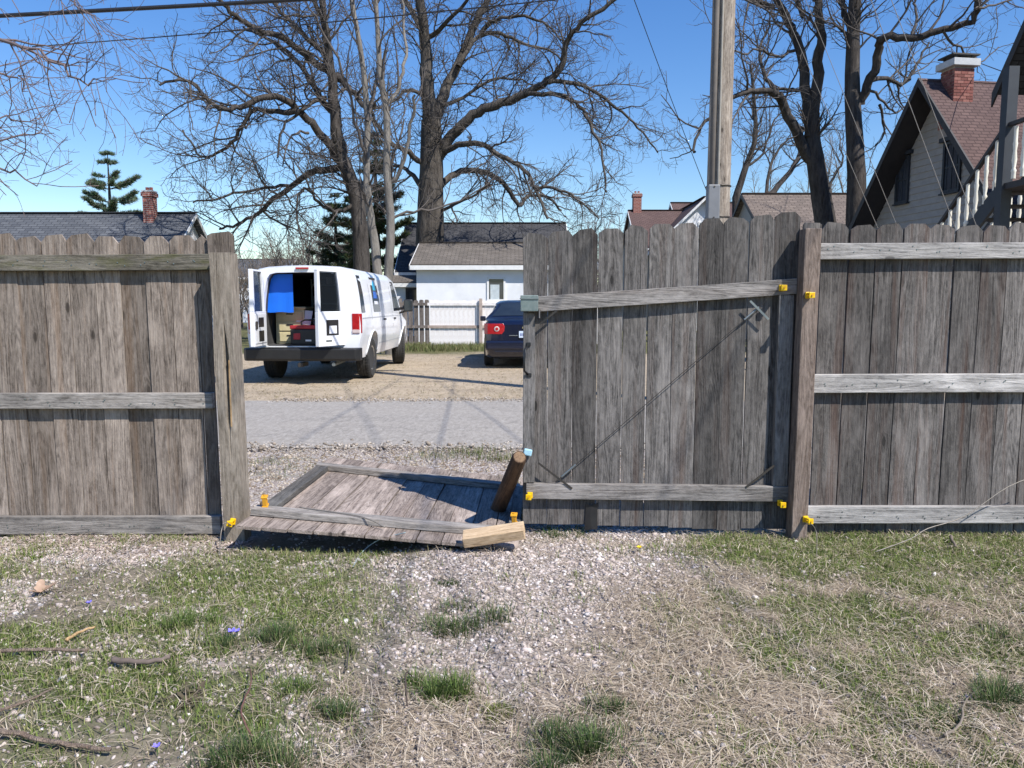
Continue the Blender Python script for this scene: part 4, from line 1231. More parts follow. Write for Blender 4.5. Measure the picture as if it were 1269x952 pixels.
# reddish roof, chimney, white gable
a, b_ = P(777, 262, 44), P(835, 262, 44)
hr = house('house', 'house with a reddish brown roof and a small brick chimney at its end', (a.x + .2, 44, 0), 0, 4.5, 3.2, a.z - 2.2, a.z, 'wall_grey', 'sh_red', .2, .15)
q = P(786, 241, 44)
chimney(hr, .35, 0, .45, .5, a.z - .5, q.z)
a = P(832, 251, 46)
hr2 = house('house', 'taller house with a reddish brown roof and a plain ridge', (a.x + .2, 46.5, 0), 0, 5.0, 4.2, a.z - 3.0, a.z, 'wall_grey', 'sh_red', .2, .15)
a = P(873, 246, 40)
hr3 = house('house', 'white gabled house end behind the utility pole', (a.x, 40, 0), R(90), 5.5, 2.6, a.z - 2.5, a.z, 'wall_white', 'sh_red', .3, .3)
win(hr3, 'x', (0, a.z - 1.6), .45, .7, 0)
# tan roof
a, b_ = P(916, 242, 31), P(1052, 242, 31)
ht = house('house', 'low house with a wide tan brown shingle roof beyond the fence', (a.x + .3, 31, 0), 0, b_.x - a.x + 2.5, 4.0, a.z - 2.6, a.z, 'wall_grey', 'sh_tan', .3, .2, trim='dark_trim')

# steep dark-trimmed house with clapboard gable
AX, AY, AZ, K = P(1140, 97, 20).x, 20.0, P(1140, 97, 20).z, 1.24
hb = tag(empty('house', (AX, AY, 0), (0, 0, R(8))), 'steep gabled house with grey clapboards, dark trim and a wide brick chimney', 'house')
HW, OH = 3.05, .62
ze = AZ - K * HW
LEN = 9.0
MB().prism([(-HW + .45, -.3), (HW - .45, -.3), (HW - .45, AZ - K * (HW - .45) - .20), (0, AZ - .20), (-HW + .45, AZ - K * (HW - .45) - .20)], lambda u, v, w: (w, u, v), OH, LEN).build('wall', M['wall_grey'], hb)
for s_ in (-1, 1):
    roof_slab(hb, 0, LEN, s_ * HW, ze, 0, AZ, .10, M['sh_red'])
    y0, y1 = sorted((s_ * HW, s_ * (HW + .03)))
    MB().prism([(s_ * (HW + .02), ze - .22), (0, AZ - .20), (0, AZ + .01), (s_ * (HW + .02), ze + .01)], lambda u, v, w: (w, u, v), -.05, -.003).build('bargeboard', M['dark_trim'], hb)
    n_ = Vector((0, -K * -s_, 1)).normalized()
    MB().prism([(s_ * (HW - .02), ze - .20), (0, AZ - .19), (0, AZ - .165), (s_ * (HW - .02), ze - .165)], lambda u, v, w: (w, u, v), .0, OH + .3).build('soffit', M['dark_trim'], hb)
z, k = 1.2, 0
while z < AZ - .55:
    half = min(HW - .46, (AZ - .24 - (z + .17)) / K)
    if half > .06:
        mb = MB()
        h2 = min(HW - .46, (AZ - .24 - z) / K)
        for xx, zz_, hh in ((OH - .030, z, h2), (OH - .002, z, h2), (OH - .002, z + .172, half), (OH - .008, z + .172, half)):
            mb.v += [(xx, -hh, zz_), (xx, hh, zz_)]
        mb.f += [(0, 1, 7, 6), (0, 2, 3, 1), (2, 4, 5, 3), (6, 7, 5, 4), (0, 6, 4, 2), (1, 3, 5, 7)]
        mb.build('clapboard', M['clap'], hb)
    z += .172
BM = Matrix.Translation((AX, AY, 0)) @ Matrix.Rotation(R(8), 4, 'Z'); BI = BM.inverted()
def on_plane(px, py, x_local):
    o = BI @ Vector((0, 0, CAM_H)); d = BI.to_3x3() @ ray(px, py)
    return o + d * ((x_local - o.x) / d.x)
for (pa, pb) in (((1113, 247), (1128, 199)), ((1172, 230), (1192, 182))):
    q0, q1 = on_plane(*pa, OH), on_plane(*pb, OH)
    w_ = win(hb, 'x', ((q0.y + q1.y) / 2, (q0.z + q1.z) / 2), abs(q1.y - q0.y), 1.12, OH - .032, frame='slate_trim', depth=.05)
    u = (q0.y + q1.y) / 2; v = (q0.z + q1.z) / 2
    for du in (-.18, .0, .18):
        MB().box(OH - .060, OH - .040, u + du - .012, u + du + .012, v - .56, v + .56).build('muntin', M['slate_trim'], w_)
    MB().box(OH - .14, OH - .03, u - abs(q1.y - q0.y) / 2 - .16, u + abs(q1.y - q0.y) / 2 + .16, v + .64, v + .74).build('head_trim', M['slate_trim'], w_)
# chimney of separate bricks
c0 = on_plane(1195, 118, 1.15)
ch = empty('chimney', (.80, -.30, 0), parent=hb)
CW, CD, cz1 = .54, .50, P(1195, 84, 19.7).z
MB().box(-CW / 2 + .012, CW / 2 - .012, -CD / 2 + .012, CD / 2 - .012, AZ - 1.6, cz1 - .001).build('mortar_core', M['mortar'], ch)
bme = MB().box(-.5, .5, -.045, .045, -.031, .031).build('brick', M['brick'], ch)
bricks = []
r_, z = 0, AZ - 1.25
brs = [pm('brick_tone_%d' % i, cc, tuple(x * .75 for x in cc), 9, .9) for i, cc in enumerate(((.27, .095, .075), (.20, .07, .055), (.33, .14, .11)))]
variants = []
for i in range(3):
    me = bme.data.copy(); me.materials.clear(); me.materials.append(brs[i]); variants.append(me)
bpy.data.objects.remove(bme)
while z < cz1 - .04:
    for face in range(4):
        L_ = CW if face % 2 == 0 else CD - .184
        cuts = (0, 1/3, 2/3, 1) if r_ % 2 else (0, 1/6, .5, 5/6, 1)
        for j in range(len(cuts) - 1):
            w_ = (cuts[j + 1] - cuts[j]) * L_ - .010
            u = -L_ / 2 + (cuts[j] + cuts[j + 1]) / 2 * L_
            o = bpy.data.objects.new('brick', random.choice(variants)); col.objects.link(o); o.parent = ch
            o.scale = (w_, 1, 1)
            if face == 0: o.location = (u, -CD / 2 + .045 - random.uniform(0, .006), z)
            elif face == 2: o.location = (u, CD / 2 - .045 + random.uniform(0, .006), z)
            else:
                o.rotation_euler = (0, 0, R(90)); o.location = ((CW / 2 - .046 + random.uniform(0, .006)) * (1 if face == 1 else -1), u, z)
    z += .074; r_ += 1
MB().box(-CW / 2 - .09, CW / 2 + .09, -CD / 2 - .09, CD / 2 + .09, cz1, cz1 + .17).build('chimney_cap', M['concrete'], ch, bevel=.01)
for sx in (-1, 1):
    for sy_ in (-1, 1): MB().box(sx * .22 - .02, sx * .22 + .02, sy_ * .2 - .02, sy_ * .2 + .02, cz1 + .17, cz1 + .27).build('cap_leg', M['metal_d'], ch)
MB().box(-CW / 2 - .07, CW / 2 + .12, -CD / 2 - .02, CD / 2 + .05, cz1 + .27, cz1 + .305).build('rain_cover', M['metal_d'], ch)
MB().box(-CW / 2 - .05, CW / 2 + .05, -CD / 2 - .06, -CD / 2 + .1, AZ - 1.35, AZ - 1.29).build('flashing', M['metal_g'], ch)
# back chimney
chimney(hb, 5.0, 2.2, .6, .6, AZ - 2.6, P(1087, 178, 24).z + .1)

# dark wing at the right edge with an outside stair
E_ = P(1240, 95, 16.3)
wg = tag(empty('house', (E_.x, 14.9, 0)), 'dark house wing with a steep overhanging roof by the outside stair', 'house')
wz = E_.z + 1.28 * 1.4
MB().prism([(-1.2, -.2), (1.2, -.2), (1.2, wz - 1.9), (0, wz - .25), (-1.2, wz - 1.9)], lambda u, v, w: (w, u, v), .45, 7).build('wall', M['slate_trim'], wg)
for s_ in (-1, 1):
    roof_slab(wg, 0, 7.2, s_ * 1.6, wz - 2.05, 0, wz, .14, M['sh_dark'])
    MB().prism([(s_ * 1.6, wz - 2.35), (0, wz - .22), (0, wz - .0), (s_ * 1.6, wz - 2.06)], lambda u, v, w: (w, u, v), -.04, -.003).build('bargeboard', M['dark_trim'], wg)
st_ = tag(empty('outside_staircase', (P(1243, 160, 13.2).x, 13.2, 0)), 'outside wooden stair with white turned balusters and dark rails', 'staircase')
top_z, slope = P(1245, 160, 13.2).z - .92, .76
run = (top_z - .1) / slope
for x in (0, .95):
    MB().beam((x, 0, top_z - .12), (x, run, -.02), .05, .28).build('stringer', M['slate_trim'], st_)
    MB().beam((x, -.05, top_z + .92), (x, run, .92 + .02), .07, .06).build('handrail', M['dark_trim'], st_)
nst = int(run / .26)
bal = MB()
prof = [(0, .034), (.10, .034), (.13, .042), (.17, .024), (.30, .040), (.45, .026), (.56, .038), (.60, .030), (.84, .030)]
bal.lathe(prof, 10, 'z')
bal_o = bal.build('baluster', M['baluster'], st_, smooth=45)
bme = bal_o.data
bpy.data.objects.remove(bal_o)
for i in range(nst):
    y = .13 + i * .26
    z = top_z - slope * y
    MB().box(-.02, .97, y - .14, y + .15, z - .03, z + .01).build('tread', M['dark_trim'], st_)
    for x in (0, .95):
        o = bpy.data.objects.new('baluster', bme); col.objects.link(o); o.parent = st_; o.location = (x, y, z + .03)
for (x, y, z1) in ((.0, -.12, P(1247, 84, 13.1).z), (1.0, -.12, top_z + 1.1), (.0, run + .05, 1.15)):
    MB().box(x - .085, x + .085, y - .085, y + .085, -.2, z1).build('stair_post', M['slate_trim'], st_)
MB().box(-.05, 1.3, -1.4, -.02, top_z - .1, top_z).build('landing', M['dark_trim'], st_)
MB().beam((.0, -1.4, top_z + .95), (.0, -.02, top_z + .95), .08, .06).build('handrail', M['dark_trim'], st_)
for i in range(5):
    o = bpy.data.objects.new('baluster', bme); col.objects.link(o); o.parent = st_; o.location = (0, -.35 - i * .22, top_z + .05)
MB().beam((.15, -.6, top_z + .3), (.15, -.6, top_z + 1.6), .06, .1).build('pale_prop', M['baluster'], st_)

# painted fence in front of the garage
wf = tag(empty('painted_fence', (P(500, 430, 25).x, 25, 0)), 'white painted board fence with a bare grey end section', 'fence')
zt = P(560, 372, 25).z
x, i = 0.0, 0
M['rail_f'] = pm('worn_white_rail', (.46, .38, .33), (.30, .23, .19), 6, .8)
M['bare'] = wood('bare_boards', (.12, .10, .09), (.32, .28, .25), (.2, .14, .1), 'z', .3, .25)
while x < 6.3:
    grey = x < .80
    w = .142
    gap = .035 if grey else .008
    board_mesh(w, .0, zt + random.uniform(-.02, .02), ear=.03).build('board', M['bare'] if grey else M['white_wood'], wf, loc=(x + w / 2, 0, 0))
    x += w + gap; i += 1
for zc in (zt - .13, P(560, 405, 25).z):
    MB().box(-.02, .80, -.045, -.006, zc - .045, zc + .045).build('rail', M['bare'], wf)
    MB().box(.801, 6.3, -.045, -.006, zc - .045, zc + .045).build('rail', M['white_wood'] if zc > 1.0 else M['rail_f'], wf)
for xx in (-.06, P(596, 400, 25).x - wf.location.x, 4.6):
    MB().box(xx - .05, xx + .05, -.13, -.046, -.1, zt + .05).build('post', M['bare'] if xx < 0 else M['rail_f'], wf)
# ------------------------------------------------------------------ trees
class Wood:
    """collects branches and turns them into one mesh, all branches of equal make at once"""
    def __init__(s): s.b = {}
    def add(s, pts, r0, r1, sides):
        s.b.setdefault((len(pts), sides), []).append((pts, r0, r1))
    def arrays(s):
        Vs, Ts, base = [], [], 0
        for (n, k), L_ in s.b.items():
            A = np.array([[tuple(p) for p in b[0]] for b in L_])                      # B n 3
            t = np.linspace(0, 1, n)[None, :]
            r0 = np.array([b[1] for b in L_])[:, None]; r1 = np.array([b[2] for b in L_])[:, None]
            rad = r0 + (r1 - r0) * t ** .85
            tan = np.gradient(A, axis=1); tan /= np.linalg.norm(tan, axis=2, keepdims=True) + 1e-9
            ref = np.where(np.abs(tan[:, 0, 2:3]) < .8, np.array([0, 0, 1.0]), np.array([1.0, 0, 0]))
            X = np.zeros_like(A); xx = np.cross(tan[:, 0], ref)
            for i in range(n):                                                        # carried along, so limbs never pinch
                xx = xx - tan[:, i] * (xx * tan[:, i]).sum(1, keepdims=True)
                xx /= np.linalg.norm(xx, axis=1, keepdims=True) + 1e-9
                X[:, i] = xx
            Y = np.cross(X, tan)
            a = np.arange(k) * 2 * math.pi / k
            V = A[:, :, None] + (X[:, :, None] * np.cos(a)[:, None] + Y[:, :, None] * np.sin(a)[:, None]) * rad[:, :, None, None]
            B = len(L_)
            idx = (np.arange(B)[:, None, None] * n * k + np.arange(n - 1)[None, :, None] * k)
            j = np.arange(k)[None, None]; j2 = (j + 1) % k
            a0, a1, b0, b1 = idx + j, idx + j2, idx + k + j, idx + k + j2
            T = np.stack([np.stack([a0, b0, b1], -1), np.stack([a0, b1, a1], -1)], -2).reshape(-1, 3)
            Vs.append(V.reshape(-1, 3)); Ts.append(T + base); base += B * n * k
        return np.concatenate(Vs), np.concatenate(Ts)
    def build(s, name, mat, parent):
        v, t = s.arrays()
        o = np_mesh(name, v, t, mat, None, smooth=True)
        o.parent = parent; o.matrix_parent_inverse = Matrix.Translation(parent.location).inverted()
        return o
rt = random.Random(5)
def rv():
    while True:
        v = Vector((rt.uniform(-1, 1), rt.uniform(-1, 1), rt.uniform(-1, 1)))
        if .05 < v.length < 1: return v.normalized()
def crooked(p, d, L_, n, wander, lift):
    pts = [p.copy()]
    d = d.copy()
    for i in range(n):
        d = (d + rv() * wander + Vector((0, 0, lift))).normalized()
        p = p + d * (L_ / n)
        pts.append(p.copy())
    return pts
def sprout(W, pts, ra, rb, lvl, cfg, t0=.12):
    """side branches of a limb, then theirs"""
    if lvl >= len(cfg): return
    c = cfg[lvl]
    L_ = sum((pts[i + 1] - pts[i]).length for i in range(len(pts) - 1))
    cnt = max(1, int(L_ * c['per_m'] * rt.uniform(.8, 1.2)))
    for q in range(cnt):
        t = min(.99, t0 + (1 - t0) * ((q + rt.random()) / cnt))
        f = t * (len(pts) - 1); i = min(int(f), len(pts) - 2); f -= i
        p = pts[i].lerp(pts[i + 1], f)
        tn = (pts[i + 1] - pts[i]).normalized()
        side = rv(); side = (side - tn * side.dot(tn)).normalized()
        side = (side + Vector((0, 0, c.get('up', .2)))).normalized()
        d = (tn * rt.uniform(.35, .9) + side * rt.uniform(.6, 1.0)).normalized()
        rl = ra + (rb - ra) * t
        ln = c['len'] * rt.uniform(.45, 1.25) * (1 - .45 * t)
        r = min(rl * .62, c['r']) * rt.uniform(.75, 1.1)
        r1 = max(c['rt'], r * .3)
        n = c['n']
        path = crooked(p, d, ln, n, c['wander'], c['lift'])
        W.add(path, r, r1, c['sides'])
        sprout(W, path, r, r1, lvl + 1, cfg, .15)
def limb_path(px, d0, d1, jitter=.10, sub=4):
    """a limb through surveyed points, its distance changing from d0 to d1 along the way"""
    raw = []
    for i, (x, y) in enumerate(px):
        t = i / max(1, len(px) - 1)
        raw.append(P(x, y, d0 + (d1 - d0) * t))
    out = bez(raw, sub * (len(raw) - 1))
    return [p + rv() * jitter * (0 if i in (0,) else 1) * .5 for i, p in enumerate(out)]
def tree(name, label, base_px, d, limbs, cfg, mats, foot_r, group=None, ground=True, extra=None):
    """limbs: (points, r_start, r_end, depth_end, sprouting) in order, the first is the trunk"""
    b0 = P(*base_px, d)
    root = tag(empty(name, (b0.x, d, 0)), label, 'tree', group)
    T_, C_ = Wood(), Wood()
    for i, (pp, ra, rb, dd, s_) in enumerate(limbs):
        ds = d + (dd[0] if isinstance(dd, tuple) else 0); de = d + (dd[1] if isinstance(dd, tuple) else dd)
        path = limb_path(pp, ds, de, jitter=.02 if i == 0 else .10)
        if i == 0 and ground:
            path = [Vector((b0.x, d, -.2)), Vector((b0.x, d, path[0].z * .2)), Vector((b0.x * .5 + path[0].x * .5, d, path[0].z * .6))] + path
        n = len(path)
        (T_ if ra > .05 else C_).add(path, ra * (1.25 if i == 0 else 1), rb, 14 if i == 0 else 8)
        sprout(C_, path, ra, rb, 0, cfg, s_ if s_ is not None else .15)
    if extra: extra(T_, C_, b0, d)
    T_.build('trunk', mats[0], root)
    C_.build('crown', mats[1], root)
    return root
M.update({
 'bark_oak': bark('oak_bark', (.035, .030, .026), (.165, .145, .125), 7),
 'bark_dark': bark('dark_bark', (.026, .022, .020), (.135, .118, .104), 8),
 'bark_pale': bark('pale_smooth_bark', (.13, .118, .102), (.30, .275, .245), 5),
 'twig': pm('twig_bark', (.060, .051, .045), (.105, .09, .08), 3, .9),
 'twig_red': pm('reddish_twig', (.17, .125, .118), (.12, .09, .085), 3, .9),
 'twig_pale': pm('brown_twig', (.20, .165, .13), (.13, .105, .085), 3, .9),
})
cfg_oak = [dict(per_m=2.3, len=2.9, r=.044, rt=.013, n=7, wander=.29, lift=.02, sides=5, up=.15),
           dict(per_m=3.6, len=1.4, r=.024, rt=.009, n=5, wander=.40, lift=.02, sides=4, up=.1),
           dict(per_m=7.5, len=.66, r=.0090, rt=.0050, n=3, wander=.42, lift=.03, sides=3, up=.1)]
tree('bare_tree', 'great thick trunked bare tree with heavy arching limbs behind the garage', (533, 300), 33.5, [
    ([(533, 292), (534, 240), (535, 190), (534, 150)], .54, .42, 0, .6),
    ([(533, 152), (529, 100), (526, 55), (521, 0), (516, -60), (518, -130)], .34, .10, -.8, .15),
    ([(537, 160), (549, 118), (567, 80), (592, 22), (608, -8), (630, -70)], .28, .09, 1.0, .2),
    ([(543, 195), (561, 168), (586, 143), (614, 130), (650, 118), (679, 100), (696, 82), (703, 54), (721, 29), (757, 4), (785, -18)], .25, .06, -3.0, .25),
    ([(655, 116), (693, 118), (718, 132), (732, 157), (743, 179), (748, 214), (752, 240)], .10, .03, (-1.8, -3.2), .1),
    ([(679, 102), (714, 104), (743, 118), (771, 139), (796, 164), (814, 189)], .10, .03, (-2.1, -1.2), .1),
    ([(543, 192), (568, 179), (593, 179), (621, 193), (650, 211), (664, 236), (679, 271)], .15, .05, -4.0, .2),
    ([(662, 232), (693, 236), (721, 250), (743, 271)], .07, .025, (-3.3, -4.5), .1),
    ([(541, 240), (554, 221), (579, 211), (604, 214), (629, 232), (643, 254), (657, 243), (679, 246), (696, 262)], .17, .05, 2.5, .2),
    ([(568, 82), (593, 46), (621, 43), (650, 54), (679, 61), (700, 78)], .11, .035, 2.5, .15),
    ([(597, 40), (614, 25), (650, 21), (679, 32), (696, 50)], .10, .03, (.5, -1.5), .15),
    ([(525, 205), (507, 189), (482, 175), (464, 150), (455, 118)], .14, .05, -2.5, .2),
    ([(525, 234), (507, 214), (490, 206), (470, 214)], .13, .04, 2.0, .2),
    ([(528, 50), (550, 32), (579, 0), (600, -40)], .12, .04, -2.5, .15),
    ([(526, 40), (508, 12), (494, -12), (478, -50)], .14, .05, 1.5, .15),
    ([(531, 120), (505, 112), (485, 128), (462, 136)], .10, .03, -2.0, .2),
    ([(543, 262), (562, 254), (590, 240), (607, 228)], .09, .03, -3.0, .2),
    ([(547, 130), (575, 122), (605, 100), (640, 98), (664, 108)], .09, .03, 3.0, .15),
], cfg_oak, (M['bark_oak'], M['twig']), .55)
tree('bare_tree', 'broad bare tree behind the van spreading low limbs towards the left house', (448, 320), 27, [
    ([(448, 318), (446, 280), (440, 240), (425, 200)], .245, .23, 0, .6),
    ([(424, 198), (417, 160), (413, 125), (410, 85), (404, 36), (399, -10), (396, -80)], .24, .08, -.5, .25),
    ([(420, 199), (397, 165), (374, 142), (351, 122), (328, 121), (298, 132), (275, 136), (255, 119), (232, 99), (199, 104)], .16, .035, -3.2, .2),
    ([(372, 140), (345, 138), (311, 139), (291, 172), (268, 192), (245, 190), (228, 162)], .10, .03, (-1.2, 1.5), .15),
    ([(430, 208), (391, 212), (361, 232), (334, 251), (318, 265), (295, 278), (271, 283)], .14, .04, 2.5, .2),
    ([(362, 231), (340, 232), (298, 238), (265, 248), (238, 251)], .065, .025, (1.0, -1.0), .1),
    ([(411, 92), (381, 70), (354, 50), (318, 36), (291, 20), (271, 0), (250, -22)], .14, .05, -2.5, .2),
    ([(414, 142), (397, 122), (384, 99), (357, 66), (331, 46), (300, 34)], .13, .04, 2.2, .2),
    ([(410, 88), (400, 66), (364, 30), (344, 10), (330, -16)], .12, .04, 1.2, .2),
    ([(406, 50), (398, 20), (385, -10), (372, -50)], .10, .04, -1.5, .2),
    ([(416, 94), (436, 112), (454, 132), (466, 128)], .14, .05, -1.5, .2),
    ([(404, 122), (385, 128), (372, 137), (350, 160), (346, 196)], .08, .03, -2.0, .15),
    ([(440, 250), (420, 262), (396, 252), (378, 232), (366, 262), (374, 300)], .08, .02, -2.0, .15),
    ([(382, 165), (362, 168), (352, 205)], .05, .02, (-1, -2), .1),
], cfg_oak, (M['bark_dark'], M['twig']), .4)
cfg_slim = [dict(per_m=1.5, len=1.8, r=.032, rt=.010, n=6, wander=.24, lift=.09, sides=4, up=.35),
            dict(per_m=4.2, len=1.0, r=.013, rt=.0055, n=4, wander=.3, lift=.05, sides=3, up=.2),
            dict(per_m=2.4, len=.42, r=.006, rt=.004, n=3, wander=.35, lift=.04, sides=3, up=.1)]
tree('slim_tree', 'slim bare tree with pale grey bark rising beside the van, leaning left', (470, 345), 22, [
    ([(470, 360), (465, 305), (459, 268), (454, 214), (455, 143), (448, 71), (439, 18), (434, -20)], .12, .05, .5, .35),
    ([(455, 150), (466, 108), (476, 96)], .05, .02, 1.0, .1),
    ([(454, 200), (440, 150), (425, 90), (395, 30), (380, 0)], .05, .02, -1.2, .15),
    ([(458, 255), (446, 230), (436, 222)], .04, .015, -.8, .1)], cfg_slim, (M['bark_pale'], M['twig']), .12)
tree('slim_tree', 'slim forked bare tree with pale grey bark nearest the garage', (482, 345), 21, [
    ([(480, 360), (484, 279), (480, 214), (479, 143), (471, 89), (468, 36), (464, -20)], .115, .05, -.4, .35),
    ([(479, 134), (493, 107), (502, 71), (498, 18), (500, -20)], .06, .025, 1.0, .1),
    ([(482, 232), (500, 200), (511, 143), (513, 120)], .06, .03, -.8, .1),
    ([(484, 285), (492, 268), (521, 261), (557, 255), (607, 229)], .05, .018, 1.2, .1),
    ([(481, 225), (492, 180), (500, 150)], .045, .02, .6, .1)], cfg_slim, (M['bark_pale'], M['twig']), .12)
cfg_r = [dict(per_m=2.3, len=2.3, r=.045, rt=.012, n=6, wander=.30, lift=.06, sides=5, up=.3),
         dict(per_m=2.8, len=1.15, r=.018, rt=.007, n=5, wander=.32, lift=.05, sides=4, up=.15),
         dict(per_m=5.5, len=.55, r=.008, rt=.0045, n=3, wander=.36, lift=.04, sides=3, up=.1)]
tree('bare_tree', 'dark forked bare tree standing before the tan brown roof', (1023, 277), 25, [
    ([(1023, 276), (1013, 213), (1006, 172)], .30, .25, 0, .9),
    ([(1007, 176), (1013, 91), (1017, 46), (1015, 0), (1013, -80)], .21, .09, -.5, .4),
    ([(1004, 170), (998, 107), (989, 55), (978, 28), (962, 0), (950, -40)], .20, .08, .6, .3),
    ([(1004, 198), (985, 161), (970, 128), (955, 110)], .18, .12, -1.0, .5),
    ([(957, 112), (930, 114), (905, 124), (880, 145), (862, 172), (860, 190)], .09, .03, (-1.0, -3.0), .1),
    ([(960, 110), (945, 90), (942, 60), (955, 26)], .07, .03, (-1, .5), .1),
    ([(958, 8), (930, 0), (915, -6), (890, -20)], .09, .04, (.6, -1), .2),
    ([(995, 20), (985, -10), (980, -40)], .08, .03, 1.0, .2),
    ([(1000, 112), (975, 112), (955, 108)], .06, .03, (.3, -.6), .2),
    ([(990, 58), (965, 70), (940, 62), (915, 66), (890, 40)], .05, .02, (.3, -2), .1)], cfg_r, (M['bark_dark'], M['twig']), .3)
tree('bare_tree', 'thick dark bare tree touching the steep gabled house eave', (1062, 277), 24, [
    ([(1061, 276), (1061, 213), (1058, 152), (1056, 91), (1058, 30), (1062, -40)], .27, .16, 0, .7),
    ([(1066, 130), (1080, 97), (1090, 61), (1095, 46), (1132, 46), (1169, 37), (1205, 26), (1211, 0), (1216, -20)], .15, .07, -2.5, .3),
    ([(1055, 40), (1044, 9), (1040, -20)], .12, .06, .8, .3),
    ([(1078, 100), (1100, 96), (1122, 104), (1136, 78), (1150, 54)], .08, .03, 2.5, .2),
    ([(1130, 47), (1135, 20), (1134, 0), (1138, -20)], .05, .02, (-1.2, -.5), .2),
    ([(1090, 130), (1096, 160), (1088, 178)], .05, .02, (1, 2), .2),
    ([(1076, 110), (1095, 125), (1110, 140), (1128, 128)], .05, .02, (.5, 2), .2),
    ([(1168, 38), (1190, 60), (1215, 75), (1238, 60)], .04, .015, (-1.8, -.5), .2),
    ([(1208, 12), (1235, 5), (1262, -4)], .04, .015, (-2.4, -2), .2)], cfg_r, (M['bark_dark'], M['twig']), .3)
tree('bare_tree', 'slender dark bare tree rising behind the tan brown roof by the pole', (915, 245), 36, [
    ([(912, 245), (925, 205), (936, 170), (934, 120), (930, 80)], .16, .05, 0, .3),
    ([(955, 242), (978, 215), (990, 190), (994, 165)], .15, .05, 1.0, .3),
    ([(950, 240), (955, 205), (968, 180), (985, 170)], .09, .03, 2, .2),
    ([(926, 205), (945, 190), (955, 160), (966, 140)], .07, .03, 1, .2),
    ([(1028, 244), (1032, 220), (1045, 200), (1040, 180)], .08, .03, 1, .2)], cfg_r, (M['bark_dark'], M['twig']), .2)
cfg_f = [dict(per_m=4.2, len=1.0, r=.013, rt=.004, n=5, wander=.22, lift=-.02, sides=4, up=.1),
         dict(per_m=6.5, len=.45, r=.005, rt=.0024, n=4, wander=.25, lift=.0, sides=3, up=.05),
         dict(per_m=5.0, len=.16, r=.0026, rt=.0018, n=2, wander=.3, lift=.0, sides=3, up=0)]
tree('bare_tree', 'bare tree with reddish twigs reaching in over the left fence', (-330, 330), 8.5, [
    ([(-330, 420), (-325, 250), (-320, 120)], .16, .12, 0, .9),
    ([(-320, 150), (-220, 40), (-100, 10), (-5, 44), (50, 68), (100, 95), (125, 106)], .034, .004, -1.5, .45),
    ([(-322, 160), (-220, 120), (-100, 90), (-10, 86), (24, 98), (29, 111)], .030, .004, .8, .45),
    ([(-322, 200), (-230, 190), (-120, 190), (-30, 185), (30, 172), (52, 160)], .028, .005, .5, .4),
    ([(-322, 230), (-240, 240), (-120, 235), (-30, 205), (15, 215), (48, 228)], .028, .005, -.6, .4),
    ([(-322, 120), (-250, -40), (-140, -90), (-40, -60), (60, -30), (100, 10), (140, 44)], .026, .003, -.5, .5),
    ([(-322, 240), (-240, 215), (-140, 150), (-40, 140), (20, 150), (50, 145)], .026, .005, 1.2, .4)], cfg_f, (M['bark_dark'], M['twig_red']), .16)
# far bare scrub and trees on the skyline
cfg_s = [dict(per_m=3.0, len=1.7, r=.035, rt=.012, n=4, wander=.3, lift=.12, sides=3, up=.4),
         dict(per_m=4.0, len=.9, r=.016, rt=.010, n=3, wander=.3, lift=.08, sides=3, up=.2)]
cfg_s2 = cfg_s + [dict(per_m=2.0, len=.5, r=.011, rt=.008, n=2, wander=.3, lift=.05, sides=3, up=.1)]
def scrub(px, d, h, n, label, mats=None, cfg=cfg_s, group='far bare scrub along the lots'):
    mats = mats or (M['twig_pale'], M['twig_pale'])
    x = P(px, 378, d).x
    root = tag(empty('bare_shrub', (x, d, 0)), label, 'shrub', group)
    T_, C_ = Wood(), Wood()
    for i in range(n):
        dr = Vector((rt.uniform(-.35, .35), rt.uniform(-.35, .35), 1)).normalized()
        path = crooked(Vector((x + rt.uniform(-.3, .3), d + rt.uniform(-.3, .3), -.1)), dr, h * rt.uniform(.75, 1.1), 7, .14, .05)
        T_.add(path, .07 * h / 5, .015, 5)
        sprout(C_, path, .07 * h / 5, .015, 0, cfg, .2)
    T_.build('trunk', mats[0], root); C_.build('crown', mats[1], root)
for i, (px, d, h) in enumerate(((298, 46, 3.6), (318, 44, 4.2), (338, 47, 4.8), (356, 43, 5.2), (374, 46, 5.6), (392, 42, 5.4), (408, 45, 5.6), (424, 41, 5.0), (330, 56, 5.4), (366, 58, 6.0))):
    scrub(px, d, h, 7, 'tangled brown bare shrub on the far lots behind the van')
scrub(590, 52, 7.5, 3, 'reddish budding small tree behind the dark roofed house', (M['twig_red'], M['twig_red']), cfg_s2)
scrub(728, 50, 7.4, 4, 'pinkish bare bush between the dark roof and the closed gate', (M['twig_red'], M['twig_red']), cfg_s2)
scrub(750, 54, 7.2, 4, 'pinkish bare bush between the dark roof and the closed gate', (M['twig_red'], M['twig_red']), cfg_s2)
for px, d, h in ((925, 60, 12), (960, 64, 13), (1000, 58, 12.5), (1045, 60, 13)):
    scrub(px, d, h, 3, 'hazy bare tree on the skyline behind the tan brown roof', None, cfg_s2, 'far bare trees behind the tan roof')

